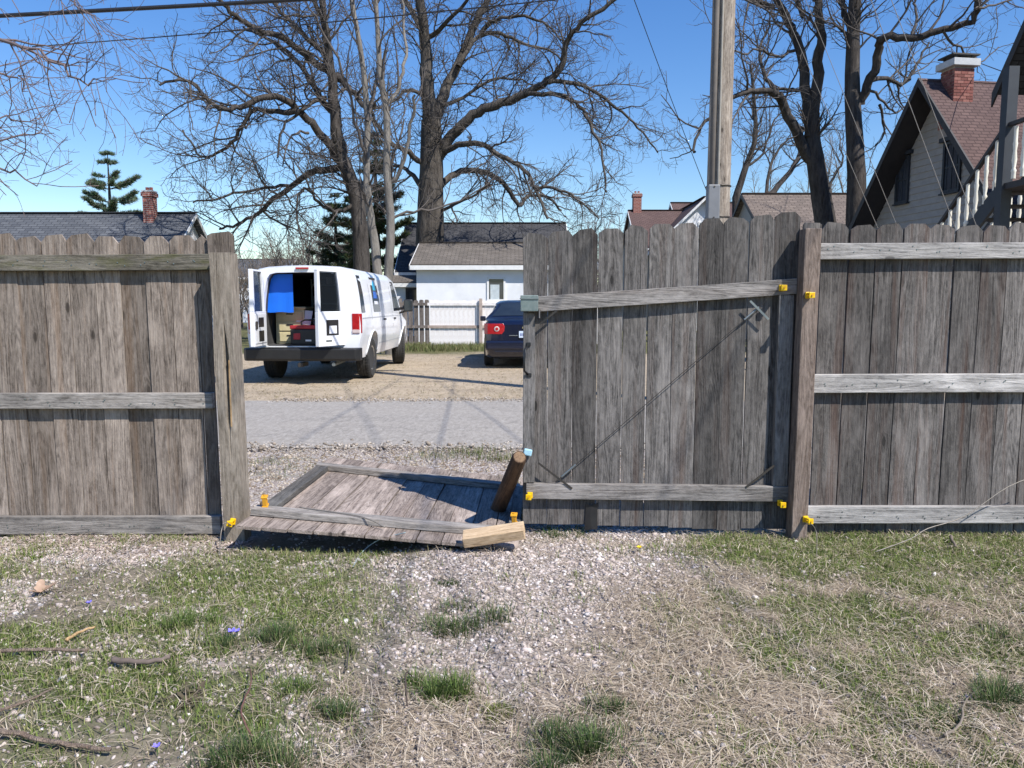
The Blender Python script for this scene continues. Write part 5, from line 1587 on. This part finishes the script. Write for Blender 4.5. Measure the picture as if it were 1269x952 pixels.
# conifers: whorls of branches carrying needle tufts
ndl = attr_mat('pine_needles', .7, .3, .15)
def conifer(name, label, px, d, z_top, whorls, cone, spread, dens, c1, c2, bare=0.0, tuft=.16):
    x = P(px, 378, d).x
    root = tag(empty(name, (x, d, 0)), label, 'tree')
    T_ = Wood()
    T_.add([Vector((x, d, -.2)), Vector((x + .05, d, z_top * .4)), Vector((x, d, z_top * .75)), Vector((x, d, z_top))], .02 * z_top + .06, .02, 8)
    pts, dirs, cols = [], [], []
    for i in range(whorls):
        f = i / (whorls - 1)
        z = z_top * (cone[0] + (1 - cone[0]) * f) - .1 + rt.uniform(-.35, .25) * (f < .95)
        ln = spread * ((1 - f) ** .8 * .92 + .08) * rt.uniform(.8, 1.1)
        n = rt.randint(3, 5)
        a0 = rt.uniform(0, 6.28)
        for k in range(n):
            a = a0 + k * 6.283 / n + rt.uniform(-.3, .3)
            l2 = ln * rt.uniform(.6, 1.1)
            dr = Vector((math.cos(a), math.sin(a), rt.uniform(.02, .22))).normalized()
            path = crooked(Vector((x, d, z)), dr, l2, 6, .10, .07)
            T_.add(path, .012 + .011 * l2, .01, 4)
            m_ = int(l2 * dens)
            for q in range(m_):
                t = bare + (1 - bare) * rt.random() ** .75
                ff = t * 6; ii = min(int(ff), 5); p = path[ii].lerp(path[ii + 1], ff - ii)
                tn = (path[ii + 1] - path[ii]).normalized()
                sd = rv(); sd.z *= .35
                pts.append(p + sd * (.08 + .34 * l2 * .35 * (1 - t * .5) * rt.random()) + Vector((0, 0, -.10 * t)))
                dirs.append((tn * .7 + rv() * .8 + Vector((0, 0, .35))).normalized())
                cols.append([u + (v - u) * rt.random() for u, v in zip(c1, c2)])
    T_.build('trunk', M['bark_dark'], root)
    pts, dirs, cols = np.array(pts), np.array([tuple(v) for v in dirs]), np.array(cols)
    K_ = 5
    V, Tn, C_ = [], [], []
    n = len(pts)
    rv2 = rng.normal(size=(n, K_, 3)); rv2 /= np.linalg.norm(rv2, axis=2, keepdims=True)
    dd = dirs[:, None] + rv2 * .75; dd /= np.linalg.norm(dd, axis=2, keepdims=True)
    ln = tuft * rng.uniform(.7, 1.3, (n, K_, 1))
    sd = np.cross(dd, rng.normal(size=(n, K_, 3))); sd /= np.linalg.norm(sd, axis=2, keepdims=True)
    wd = tuft * .085
    base = pts[:, None]
    Q = np.stack([base - sd * wd, base + sd * wd, base + dd * ln], 2).reshape(-1, 3)
    tri = np.arange(len(Q)).reshape(-1, 3)
    CC = np.repeat(np.clip(cols[:, None] * rng.uniform(.75, 1.25, (n, K_, 1)), 0, 1).reshape(-1, 3), 3, 0)
    o = np_mesh('crown', Q, tri, ndl, None, CC)
    o.parent = root; o.matrix_parent_inverse = Matrix.Translation(root.location).inverted()
conifer('pine_tree', 'open layered pine standing behind the blue grey roof', 143, 56, P(143, 189, 56).z, 13, (.34, 1), 4.6, 95, (.085, .12, .075), (.16, .20, .125), .30, .27)
conifer('pine_tree', 'dark green pine behind the slim pale trees', 468, 37, P(470, 165, 37).z, 24, (.12, 1), 3.0, 62, (.05, .068, .03), (.11, .125, .055), .10, .25)
conifer('pine_tree', 'dark green pine between the broad bare tree and scrub', 418, 39, P(418, 240, 39).z, 20, (.10, 1), 2.4, 62, (.05, .068, .03), (.10, .12, .055), .10, .25)
# ------------------------------------------------------------------ utility pole and wires
PY = 10.42
PX = P(891, 200, PY).x
wp = wood('pole_wood', (.16, .13, .105), (.46, .40, .335), (.26, .19, .13), 'z', .35, 0)
pole = tag(empty('utility_pole', (PX, PY, 0)), 'grey wooden utility pole with conduit and metal box', 'pole')
MB().tube([(0, 0, -.3), (0, 0, 2), (.01, 0, 5), (0, 0, 8), (0, 0, 10.4)], [.158, .155, .146, .136, .125], 20).build('pole_shaft', wp, pole, smooth=True)
MB().tube([(-.045, -.160, 1.0), (-.045, -.154, 3.4), (-.04, -.146, 6.5), (-.04, -.138, 9.5)], .016, 8).build('ground_conduit', pm('pole_conduit', (.34, .31, .27), (.26, .24, .2), 8, .7), pole, smooth=True)
MB().tube([(-.110, -.105, .3), (-.108, -.102, 4), (-.095, -.095, 8.5)], .042, 10).build('pole_shade_strip', pm('shade_strip_dark', (.15, .13, .112), (.11, .095, .082), 6, .8), pole, smooth=True)  # dark strip added to darken the pole's shaded left side
q0, q1 = P(876, 272, 10.2), P(892, 229, 10.2)
bx = MB().box(q0.x - PX, q1.x - PX, -.26, -.12, q0.z, q1.z).build('metal_box', pm('grey_enamel', (.19, .195, .205), (.15, .155, .165), 6, .5), pole, bevel=.015)
for z in (q0.z + .02, q1.z - .03): MB().tube([((q0.x + q1.x) / 2 - PX, -.26, z), ((q0.x + q1.x) / 2 - PX, -.266, z)], .012, 8).build('box_bolt', M['metal_d'], bx)
for py in (229, 268):
    z = P(895, py, 10.25).z
    MB().tube([(.162 * math.cos(a), .162 * math.sin(a), z) for a in np.linspace(0, 2 * math.pi, 25)], .008, 6, False).build('steel_band', M['metal_d'], pole)
MB().beam((-1.1, -.18, 9.6), (1.1, -.18, 9.6), .1, .12).build('crossarm', wp, pole)
for x in (-1.0, -.35, .35, 1.0):
    MB().lathe([(0, .03), (.05, .05), (.1, .03), (.15, .045), (.2, .02)], 10, 'z').build('pin_insulator', M['metal_d'], pole, loc=(x, -.18, 9.66))
for s_ in (-1, 1): MB().beam((s_ * .75, -.2, 9.55), (0, -.15, 9.0), .03, .03).build('arm_brace', M['metal_d'], pole)
def cable(a, b_, sag, r, label, n=30, name='overhead_cable', mat='cable', group=None):
    a, b_ = Vector(a), Vector(b_)
    pts = [a.lerp(b_, i / n) - Vector((0, 0, sag * 4 * (i / n) * (1 - i / n))) for i in range(n + 1)]
    o = MB().tube(pts, r, 6).build(name, M[mat], smooth=True)
    return tag(o, label, 'cable', group)
# along the alley to the left
a, b_ = Vector((PX, PY - .15, P(895, -31, 10.3).z)), P(-260, 33, 10.3)
cable(a, b_, .02, .026, 'thick black cable running left from the pole over the fence')
cable(Vector((PX, PY - .15, P(895, -22, 10.3).z)), P(40, 58, 13.6), .05, .009, 'thin black wire running from the pole to the left house')
cable((PX, PY, 9.9), (-40, PY + .3, 9.7), .5, .012, 'high wire along the alley left of the pole')
# guys and service drops to the right
for pa, lab in (((1207, 272), 'pale guy wire slanting to the stair foot'), ((1180, 272), 'pale guy wire slanting past the gable window'), ((1110, 276), 'thin guy wire slanting past the thick dark tree'), ((1085, 276), 'lowest thin guy wire slanting past the forked tree')):
    q = P(pa[0], pa[1], 11.5)
    top = {1207: 10.2, 1180: 9.7, 1110: 7.6, 1085: 6.8}[pa[0]]
    e = Vector((PX, PY, top)); d_ = q - e
    cable(e, e + d_ * 1.25, 0, .0048 if pa[0] > 1150 else .004, lab, mat='guy')
q0, q1 = P(775, -30, 16), P(884, 258, 22)
cable(q0, q1 + (q1 - q0) * .02, .05, .009, 'thin dark wire falling to the white gabled house')
cable(P(1120, 40, 30), P(1330, 120, 14), .05, .010, 'thin wire crossing above the brick chimney')
# service drops towards the houses behind the viewer
for z0, tgt, lab in ((5.9, Vector((-.71, 7.25)), 'service wire overhead from the pole towards the yard'),
                     (7.5, Vector((-2.1, 7.55)), 'middle service wire overhead slanting from the pole across the fallen gate'),
                     (10.2, Vector((-1.3, 7.33)), 'topmost service wire overhead from the pole slanting across the yard'),
                     (6.6, Vector((.0, 7.8)), 'lower service wire overhead from the pole passing the closed gate')):
    zt_ = z0 - .35
    L2 = Vector((-SUN.x / SUN.z, -SUN.y / SUN.z)) * zt_
    w_ = Vector((tgt.x - L2.x, tgt.y - L2.y, zt_))
    e = Vector((PX, PY, z0))
    cable(e, e + (w_ - e) * 2.6, .0, .009, lab)
# ------------------------------------------------------------------ what grows and lies on the ground
cov = attr_mat('ground_cover_blades', .7, .25, .25)
stn = attr_mat('stones', .85, .25)
def pts_in_view(n, y0=1.95, y1=4.5, pad=.95):
    y = np.sqrt(rng.uniform(y0 ** 2, y1 ** 2, n))
    x = rng.uniform(-1, 1, n) * (.70 * y + pad)
    return x, y
def blades(x, y, length, width, lean, cols, segs=2, flat=0.0, ang=None, lift=0):
    """bent blades; flat: 0 stands, 1 lies on the ground"""
    n = len(x)
    z = gh(x, y) + lift
    a = rng.uniform(0, 2 * math.pi, n) if ang is None else ang
    out = np.stack([np.cos(a), np.sin(a)], -1)
    sd = np.stack([-np.sin(a), np.cos(a)], -1)
    rows, ts = [], np.linspace(0, 1, segs + 1)
    for t in ts:
        bend = lean * t ** 1.6
        hgt = length * t * np.sqrt(np.clip(1 - np.clip(lean * t * .8, 0, .97) ** 2, .02, 1)) * (1 - flat) + length * flat * .10 * np.sin(t * math.pi) + .003
        ext = length * (bend * (1 - flat) + flat * (t - .5))
        c_ = np.stack([x + out[:, 0] * ext, y + out[:, 1] * ext, z + hgt], -1)
        w = (width * (1 - t * .8) / 2)[:, None] * sd
        if t < 1 or flat > .5:
            off = np.concatenate([w, np.zeros((n, 1))], 1)
            rows += [c_ - off, c_ + off]
        else: rows.append(c_)
    V = np.stack(rows, 1); k = V.shape[1]
    T = []
    for i in range(segs):
        b0 = 2 * i
        if b0 + 3 < k: T += [(b0, b0 + 1, b0 + 3), (b0, b0 + 3, b0 + 2)]
        else: T += [(b0, b0 + 1, b0 + 2)]
    tri = (np.arange(n) * k)[:, None, None] + np.array(T)[None]
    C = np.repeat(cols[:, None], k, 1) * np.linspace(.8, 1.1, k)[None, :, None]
    return V.reshape(-1, 3), tri.reshape(-1, 3), np.clip(C.reshape(-1, 3), 0, 1)
def palette(n, cs, var=.25):
    cs = np.array(cs)
    i = rng.integers(0, len(cs), n)
    return cs[i] * rng.uniform(1 - var, 1 + var, (n, 1))
def under_gate(x, y): return (x > -1.62) & (x < .05) & (y > 4.07) & (y < 6.1)
# stones
phi = (1 + 5 ** .5) / 2
ICO = np.array([(-1, phi, 0), (1, phi, 0), (-1, -phi, 0), (1, -phi, 0), (0, -1, phi), (0, 1, phi), (0, -1, -phi), (0, 1, -phi), (phi, 0, -1), (phi, 0, 1), (-phi, 0, -1), (-phi, 0, 1)]) / 1.9
ICF = np.array([(0, 11, 5), (0, 5, 1), (0, 1, 7), (0, 7, 10), (0, 10, 11), (1, 5, 9), (5, 11, 4), (11, 10, 2), (10, 7, 6), (7, 1, 8), (3, 9, 4), (3, 4, 2), (3, 2, 6), (3, 6, 8), (3, 8, 9), (4, 9, 5), (2, 4, 11), (6, 2, 10), (8, 6, 7), (9, 8, 1)])
def stones(name, x, y, size, cols, label, cat, zoff=.1):
    n = len(x)
    V = ICO[None] * rng.uniform(.62, 1.25, (n, 12, 1)) * rng.uniform(.6, 1.2, (n, 1, 3)) * np.array([1, 1, .62])
    a = rng.uniform(0, 6.28, n); ca, sa = np.cos(a)[:, None], np.sin(a)[:, None]
    X = V[..., 0] * ca - V[..., 1] * sa; Yv = V[..., 0] * sa + V[..., 1] * ca
    Z = V[..., 2] + X * rng.normal(0, .25, (n, 1))
    W = np.stack([X, Yv, Z], -1) * size[:, None, None]
    W += np.stack([x, y, gh(x, y) + size * zoff], -1)[:, None]
    T = (np.arange(n) * 12)[:, None, None] + ICF[None]
    o = np_mesh(name, W, T, stn, None, np.repeat(cols, 12, 0))
    return tag(o, label, cat, kind='stuff')
pale = [(.46, .405, .38), (.38, .33, .305), (.55, .51, .485), (.31, .26, .235), (.42, .355, .325), (.23, .19, .17), (.46, .39, .35), (.34, .29, .25)]
x, y = pts_in_view(150000, 1.95, 4.55)
gd, gn, sw = masks(x, y)
k = rng.random(len(x)) < np.clip(gd, .16, 1) * .66
k &= ~under_gate(x, y) | (rng.random(len(x)) < .25)
x, y = x[k], y[k]
stones('gravel', x, y, np.clip(rng.lognormal(math.log(.0066), .45, len(x)), 0, .019), palette(len(x), pale, .2) * 1.12, 'pale crushed gravel spread through the yard and path', 'gravel', .16)
x, y = rng.uniform(-2.6, 1.2, 16000), rng.uniform(4.5, 7.1, 16000)
k = (vnoise(x * 4, y * 4, 3) + rng.random(len(x)) * .8) > .62
k &= ~under_gate(x, y) | (rng.random(len(x)) < .3)
x, y = x[k], y[k]
stones('gravel', x, y, rng.lognormal(math.log(.0085), .4, len(x)), palette(len(x), [(.30, .25, .19), (.22, .175, .13), (.38, .33, .27), (.17, .13, .10), (.44, .39, .33)], .2), 'tan gravel and litter between the fence and the alley', 'gravel')
x = rng.uniform(-3.4, 1.3, 5200); y = np.concatenate([7.18 + rng.normal(0, .13, 3000), 10.78 + rng.normal(0, .14, 2200)])
stones('gravel', x, y, rng.lognormal(math.log(.0085), .45, len(x)), palette(len(x), [(.30, .255, .21), (.37, .33, .285), (.22, .185, .15), (.42, .38, .34)], .2), 'loose gravel spilled along both edges of the alley', 'gravel', .9)
# dry straw
x, y = pts_in_view(148000)
gd, gn, sw = masks(x, y)
k = rng.random(len(x)) < np.clip(sw, .20, 1) * .8
k &= ~under_gate(x, y)
x, y = x[k], y[k]; n = len(x)
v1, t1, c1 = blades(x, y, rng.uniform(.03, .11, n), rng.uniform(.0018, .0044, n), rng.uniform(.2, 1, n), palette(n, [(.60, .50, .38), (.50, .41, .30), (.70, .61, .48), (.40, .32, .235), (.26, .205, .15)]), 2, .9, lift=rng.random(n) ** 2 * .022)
tag(np_mesh('dry_grass', v1, t1, cov, None, c1), 'matted dry straw coloured grass over the yard', 'dry grass', kind='stuff')
# low green growth
x, y = pts_in_view(210000)
gd, gn, sw = masks(x, y)
k = rng.random(len(x)) < np.clip(gn, .0, 1) ** 1.15 * .85
k &= ~((y > 4.10) & under_gate(x, y))
x, y = x[k], y[k]; n = len(x)
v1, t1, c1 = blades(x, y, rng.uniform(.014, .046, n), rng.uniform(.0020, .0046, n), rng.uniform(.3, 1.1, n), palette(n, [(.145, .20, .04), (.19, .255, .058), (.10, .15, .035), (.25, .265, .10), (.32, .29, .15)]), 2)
tag(np_mesh('grass', v1, t1, cov, None, c1), 'short patchy green grass and moss in the yard', 'grass', kind='stuff')
# sparse weeds between fence and alley, verge beyond, grass before the painted fence
xs_, ys_ = [], []
for cx_, cy_, s_, m_ in ((-.05, 6.6, .14, 350), (-.6, 6.75, .2, 260), (-.35, 6.9, .12, 200), (.15, 5.5, .2, 500), (.05, 4.8, .12, 250), (-2.0, 6.3, .3, 150)):
    xs_.append(rng.normal(cx_, s_, m_)); ys_.append(rng.normal(cy_, s_ * .6, m_))
x, y = np.concatenate(xs_), np.concatenate(ys_); n = len(x)
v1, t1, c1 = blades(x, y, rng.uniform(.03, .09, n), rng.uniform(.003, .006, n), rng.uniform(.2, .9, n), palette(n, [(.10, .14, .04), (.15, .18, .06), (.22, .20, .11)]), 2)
tag(np_mesh('grass', v1, t1, cov, None, c1), 'sparse weeds on the strip before the alley', 'grass', kind='stuff')
n = 26000
y = rng.uniform(21.2, 25.0, n); x = rng.uniform(-6.5, 3.5, n)
k = rng.random(n) < sstep(21.0, 23.4, y + 2.4 * (vnoise(x * .7, y * .7, 4) - .5)) * (.5 + .6 * vnoise(x * 2, y * 2, 8))
x, y = x[k], y[k]; n = len(x)
v1, t1, c1 = blades(x, y, rng.uniform(.08, .22, n), rng.uniform(.010, .022, n), rng.uniform(.2, .9, n), palette(n, [(.10, .135, .04), (.15, .175, .06), (.24, .21, .11), (.19, .19, .08)]), 2)
tag(np_mesh('grass', v1, t1, cov, None, c1), 'rough grass strip at the foot of the painted fence', 'grass', kind='stuff')
n = 26000
y = 10.9 + rng.random(n) ** 1.3 * 10.5; x = rng.uniform(-7, 1.6, n)
k = rng.random(n) < .25 + .6 * fbm(x * .6, y * .9, 12)
x, y = x[k], y[k]; n = len(x)
v1, t1, c1 = blades(x, y, rng.uniform(.05, .14, n), rng.uniform(.005, .011, n), rng.uniform(.2, 1, n), palette(n, [(.50, .41, .28), (.40, .32, .21), (.30, .24, .16), (.22, .20, .09)]), 2, .85)
tag(np_mesh('dry_grass', v1, t1, cov, None, c1), 'dry thatch on the tan dirt lot beyond the alley', 'dry grass', kind='stuff')
# distinct tufts
tuft_d = [(577, 772, .20, .055, 380, 'wide dark green grass tuft in the gravel path'), (547, 858, .085, .07, 330, 'rounded bright green grass tuft standing alone on the gravel'),
          (722, 925, .12, .07, 520, 'large dark green grass tuft nearest the gravel path end'), (752, 882, .06, .04, 150, 'small dark grass tuft beside the large tuft'),
          (333, 800, .13, .055, 300, 'dark grass tuft among the gravel patches by the violets'), (393, 810, .075, .055, 200, 'dark grass tuft next to another near the violets'),
          (330, 940, .17, .06, 450, 'broad green grass tuft by the thin curved twig'), (415, 890, .07, .04, 160, 'little green grass tuft beside the thin curved twig'),
          (247, 783, .10, .05, 220, 'fresh green grass tuft left of the violets'), (1245, 872, .13, .06, 380, 'dark green grass tuft amid straw far from the gravel'),
          (1235, 790, .12, .04, 160, 'low green grass tuft in straw near the right fence'), (385, 860, .12, .03, 180, 'flat clover-green tuft below the paired grass tufts'),
          (622, 884, .09, .025, 150, 'yellow green weed patch among the gravel stones'), (553, 724, .05, .02, 90, 'tiny moss tuft in the gravel before the fallen gate'),
          (690, 662, .16, .035, 260, 'grey green weed tuft at the foot of the closed gate'), (1160, 895, .11, .03, 160, 'low weed tuft beside the pale stalk')]
for px, py, r_, h_, n, lab in tuft_d:
    n = int(n * 2.6); h_ *= 1.55
    g_ = G(px, py)
    a = rng.uniform(0, 6.28, n); rr = r_ * rng.random(n) ** .75 * (.65 + .5 * vnoise(np.cos(a) * 2 + px, np.sin(a) * 2, 5))
    ctr = rng.normal(0, .5 * r_, (7, 2)); ch_ = rng.uniform(.55, 1.15, 7); pk = rng.integers(0, 7, n)
    rr = rr * .62
    x, y = g_.x + ctr[pk, 0] + rr * np.cos(a), g_.y + (ctr[pk, 1] + rr * np.sin(a)) * .75
    edge = (1 - .6 * (rr / r_)) * ch_[pk]
    cs = [(.06, .105, .032), (.08, .135, .04), (.12, .165, .055), (.05, .085, .03), (.22, .20, .11)]
    if 'bright' in lab or 'fresh' in lab or 'yellow' in lab or 'clover' in lab: cs = [(.11, .17, .04), (.08, .13, .035), (.15, .19, .06)]
    if 'yellow' in lab: cs = [(.20, .22, .06), (.15, .18, .05)]
    v1, t1, c1 = blades(x, y, rng.uniform(.3, 1.25, n) * h_ * edge, rng.uniform(.002, .0045, n), np.clip(rng.uniform(.1, .7, n) + .5 * rr / r_, 0, 1.1), palette(n, cs, .4), 3, ang=a + rng.normal(0, .9, n))
    m_ = n // 3
    a2 = rng.uniform(0, 6.28, m_); r2 = r_ * (.8 + 1.3 * rng.random(m_) ** 1.6)
    v2, t2, c2 = blades(g_.x + r2 * np.cos(a2), g_.y + r2 * np.sin(a2) * .8, rng.uniform(.2, .6, m_) * h_, rng.uniform(.002, .004, m_), rng.uniform(.3, 1.1, m_), palette(m_, cs + [(.30, .26, .15)], .4), 3)
    v1, t1, c1 = np.concatenate([v1, v2]), np.concatenate([t1, t2 + len(v1)]), np.concatenate([c1, c2])
    root = tag(empty('grass_tuft', (g_.x, g_.y, 0)), lab, 'grass tuft', 'grass tufts in the yard')
    o = np_mesh('blades', v1, t1, cov, None, c1); o.parent = root; o['kind'] = 'stuff'
    o.matrix_parent_inverse = Matrix.Translation(root.location).inverted()
# sticks
stick_m = bark('stick_bark', (.30, .21, .155), (.52, .41, .33), 30)
def stick(pxs, r0, r1, lab, mat=stick_m, name='stick', lift=0.0, cat='stick'):
    p = [G(*q) for q in pxs]
    p = [Vector((v.x, v.y, float(gh(v.x, v.y)) + r0 * .9 + .022 + lift * math.sin(math.pi * i / (len(p) - 1)))) for i, v in enumerate(p)]
    p = bez(p, 6 * (len(p) - 1))
    p = [v + Vector((rt.uniform(-1, 1), rt.uniform(-1, 1), rt.uniform(-1, 1))) * r0 * .35 for v in p]
    rad = [r0 + (r1 - r0) * i / (len(p) - 1) for i in range(len(p))]
    tag(MB().tube(p, rad, 8).build(name, mat, smooth=True), lab, cat, 'sticks lying in the yard')
stick([(-60, 822), (0, 818), (55, 816), (110, 819)], .0085, .006, 'straight brown stick with a snapped pale end by the split bark')
stick([(-50, 912), (0, 922), (60, 936), (137, 944)], .009, .006, 'smooth tan stick curving beneath the other sticks')
stick([(-30, 902), (20, 888), (66, 870)], .007, .003, 'short tapering stick beside the white gravel patch')
stick([(312, 925), (300, 905), (312, 870), (310, 840)], .0035, .002, 'thin curved reddish twig arching over the grass', pm('red_twig', (.16, .075, .06), (.10, .05, .04), 20, .8), lift=.04)
stick([(140, 829), (170, 833), (212, 830)], .012, .008, 'flat dark strip of bark lying on the moss', pm('grey_bark', (.17, .13, .11), (.11, .085, .07), 20, .9))
stick([(82, 803), (100, 792), (118, 785)], .007, .004, 'split pale wood sliver on the grass', M['pale_wood'])
stick([(505, 885), (503, 860), (512, 845)], .003, .002, 'thin dark twig standing near the rounded tuft', pm('dark_twig', (.07, .05, .04), (.05, .035, .03), 20, .9), lift=.05)
stick([(1170, 920), (1190, 905), (1195, 880), (1215, 855)], .005, .002, 'pale dry stalk lying in the straw', M['twig_pale'])
stick([(1178, 668), (1184, 682)], .010, .006, 'short broken wood peg at the right fence foot', M['twig_pale'], lift=.02)
stick([(430, 835), (432, 805), (428, 790)], .003, .0015, 'thin grey twig lying between the tufts and gravel', M['twig'])
# dead leaf, weed with brown leaves
def leaf(mb, c_, a, L_, w, curl, tilt=.2):
    n = 6
    for i in range(n):
        t = i / (n - 1)
        ww = w * math.sin(math.pi * (t * .92 + .04)) ** .8 * (1 + .25 * math.sin(t * 19))
        for s_ in (-1, 0, 1):
            u, v = L_ * (t - .1), s_ * ww
            mb.v.append((c_.x + math.cos(a) * u - math.sin(a) * v, c_.y + math.sin(a) * u + math.cos(a) * v, c_.z + tilt * u + curl * L_ * (t * t) + abs(s_) * ww * .35 + .008))
    b0 = len(mb.v) - 3 * n
    for i in range(n - 1):
        for k in range(2):
            q = b0 + i * 3 + k
            mb.f.append((q, q + 3, q + 4, q + 1))
lf = pm('dead_leaf', (.42, .29, .20), (.28, .18, .12), 30, .7)
g_ = G(50, 742); mb = MB(); leaf(mb, Vector((g_.x, g_.y, .02)), .4, .075, .028, .25, .25); leaf(mb, Vector((g_.x, g_.y, .02)), 2.0, .06, .022, .3, .5); leaf(mb, Vector((g_.x, g_.y, .02)), 4.2, .05, .02, .2, .3)
tag(mb.build('dead_leaf', lf, smooth=True), 'curled tan dead leaf on the gravelly grass', 'leaf')
g_ = G(228, 872); mb = MB()
for k in range(34): leaf(mb, Vector((g_.x + rt.uniform(-.06, .06), g_.y + rt.uniform(-.05, .05), .008)), k * .8 + rt.uniform(-.4, .4), rt.uniform(.03, .075), rt.uniform(.006, .014), rt.uniform(-.3, .3), rt.uniform(.0, .5))
tag(mb.build('withered_weed', pm('withered_leaf', (.085, .06, .035), (.05, .055, .025), 14, .8), smooth=True), 'withered brown weed rosette near the sticks', 'weed')
g_ = G(118, 782)
# violets and dandelion
def flower(px, py, lab, cat, n, mat, r_, h):
    g_ = G(px, py)
    o = tag(empty(cat, (g_.x, g_.y, float(gh(g_.x, g_.y)))), lab, cat, None)
    MB().tube([(0, 0, 0), (.004, 0, h)], .0016, 5).build('stem', pm('stem_green_%d' % px, (.10, .16, .05), (.08, .12, .04), 10, .7), o)
    mb = MB()
    for k in range(n):
        leaf(mb, Vector((0, 0, h - .008)), k * 6.283 / n + rt.uniform(-.1, .1), r_ * rt.uniform(.85, 1.1), r_ * (.38 if n < 8 else .16), .2, .55)
    mb.build('petals', mat, o, smooth=True)
    return o
vio = pm('violet_petal', (.16, .14, .62), (.22, .18, .70), 20, .6); yel = pm('dandelion_petal', (.82, .62, .01), (.72, .50, .0), 20, .6)
flower(287, 799, 'blue violet flower between the gravel and dark tufts', 'violet', 5, vio, .020, .035)
flower(294, 797, 'blue violet flower right beside its pair', 'violet', 5, vio, .018, .03)
flower(111, 760, 'small blue violet on the grass below the fence gravel', 'violet', 5, vio, .016, .03)
flower(195, 943, 'violet in the dark leaves at the curved twig', 'violet', 5, vio, .014, .03)
flower(792, 692, 'yellow dandelion flower before the closed gate', 'dandelion', 22, yel, .018, .03)
# bark chips along the left fence
n = 2600
x = rng.uniform(-3.3, -1.5, n); y = 4.42 - np.abs(rng.normal(0, .20, n)); k = y > 3.7; x, y = x[k], y[k]; n = len(x)
v1, t1, c1 = blades(x, y, rng.uniform(.018, .05, n), rng.uniform(.006, .016, n), rng.uniform(.2, 1, n), palette(n, [(.46, .38, .33), (.36, .28, .235), (.56, .48, .43), (.28, .21, .17)]), 2, .8)
tag(np_mesh('wood_chips', v1, t1, attr_mat('chips', .85, .2), None, c1), 'pale wood chips at the foot of the left fence', 'wood chips', kind='stuff')
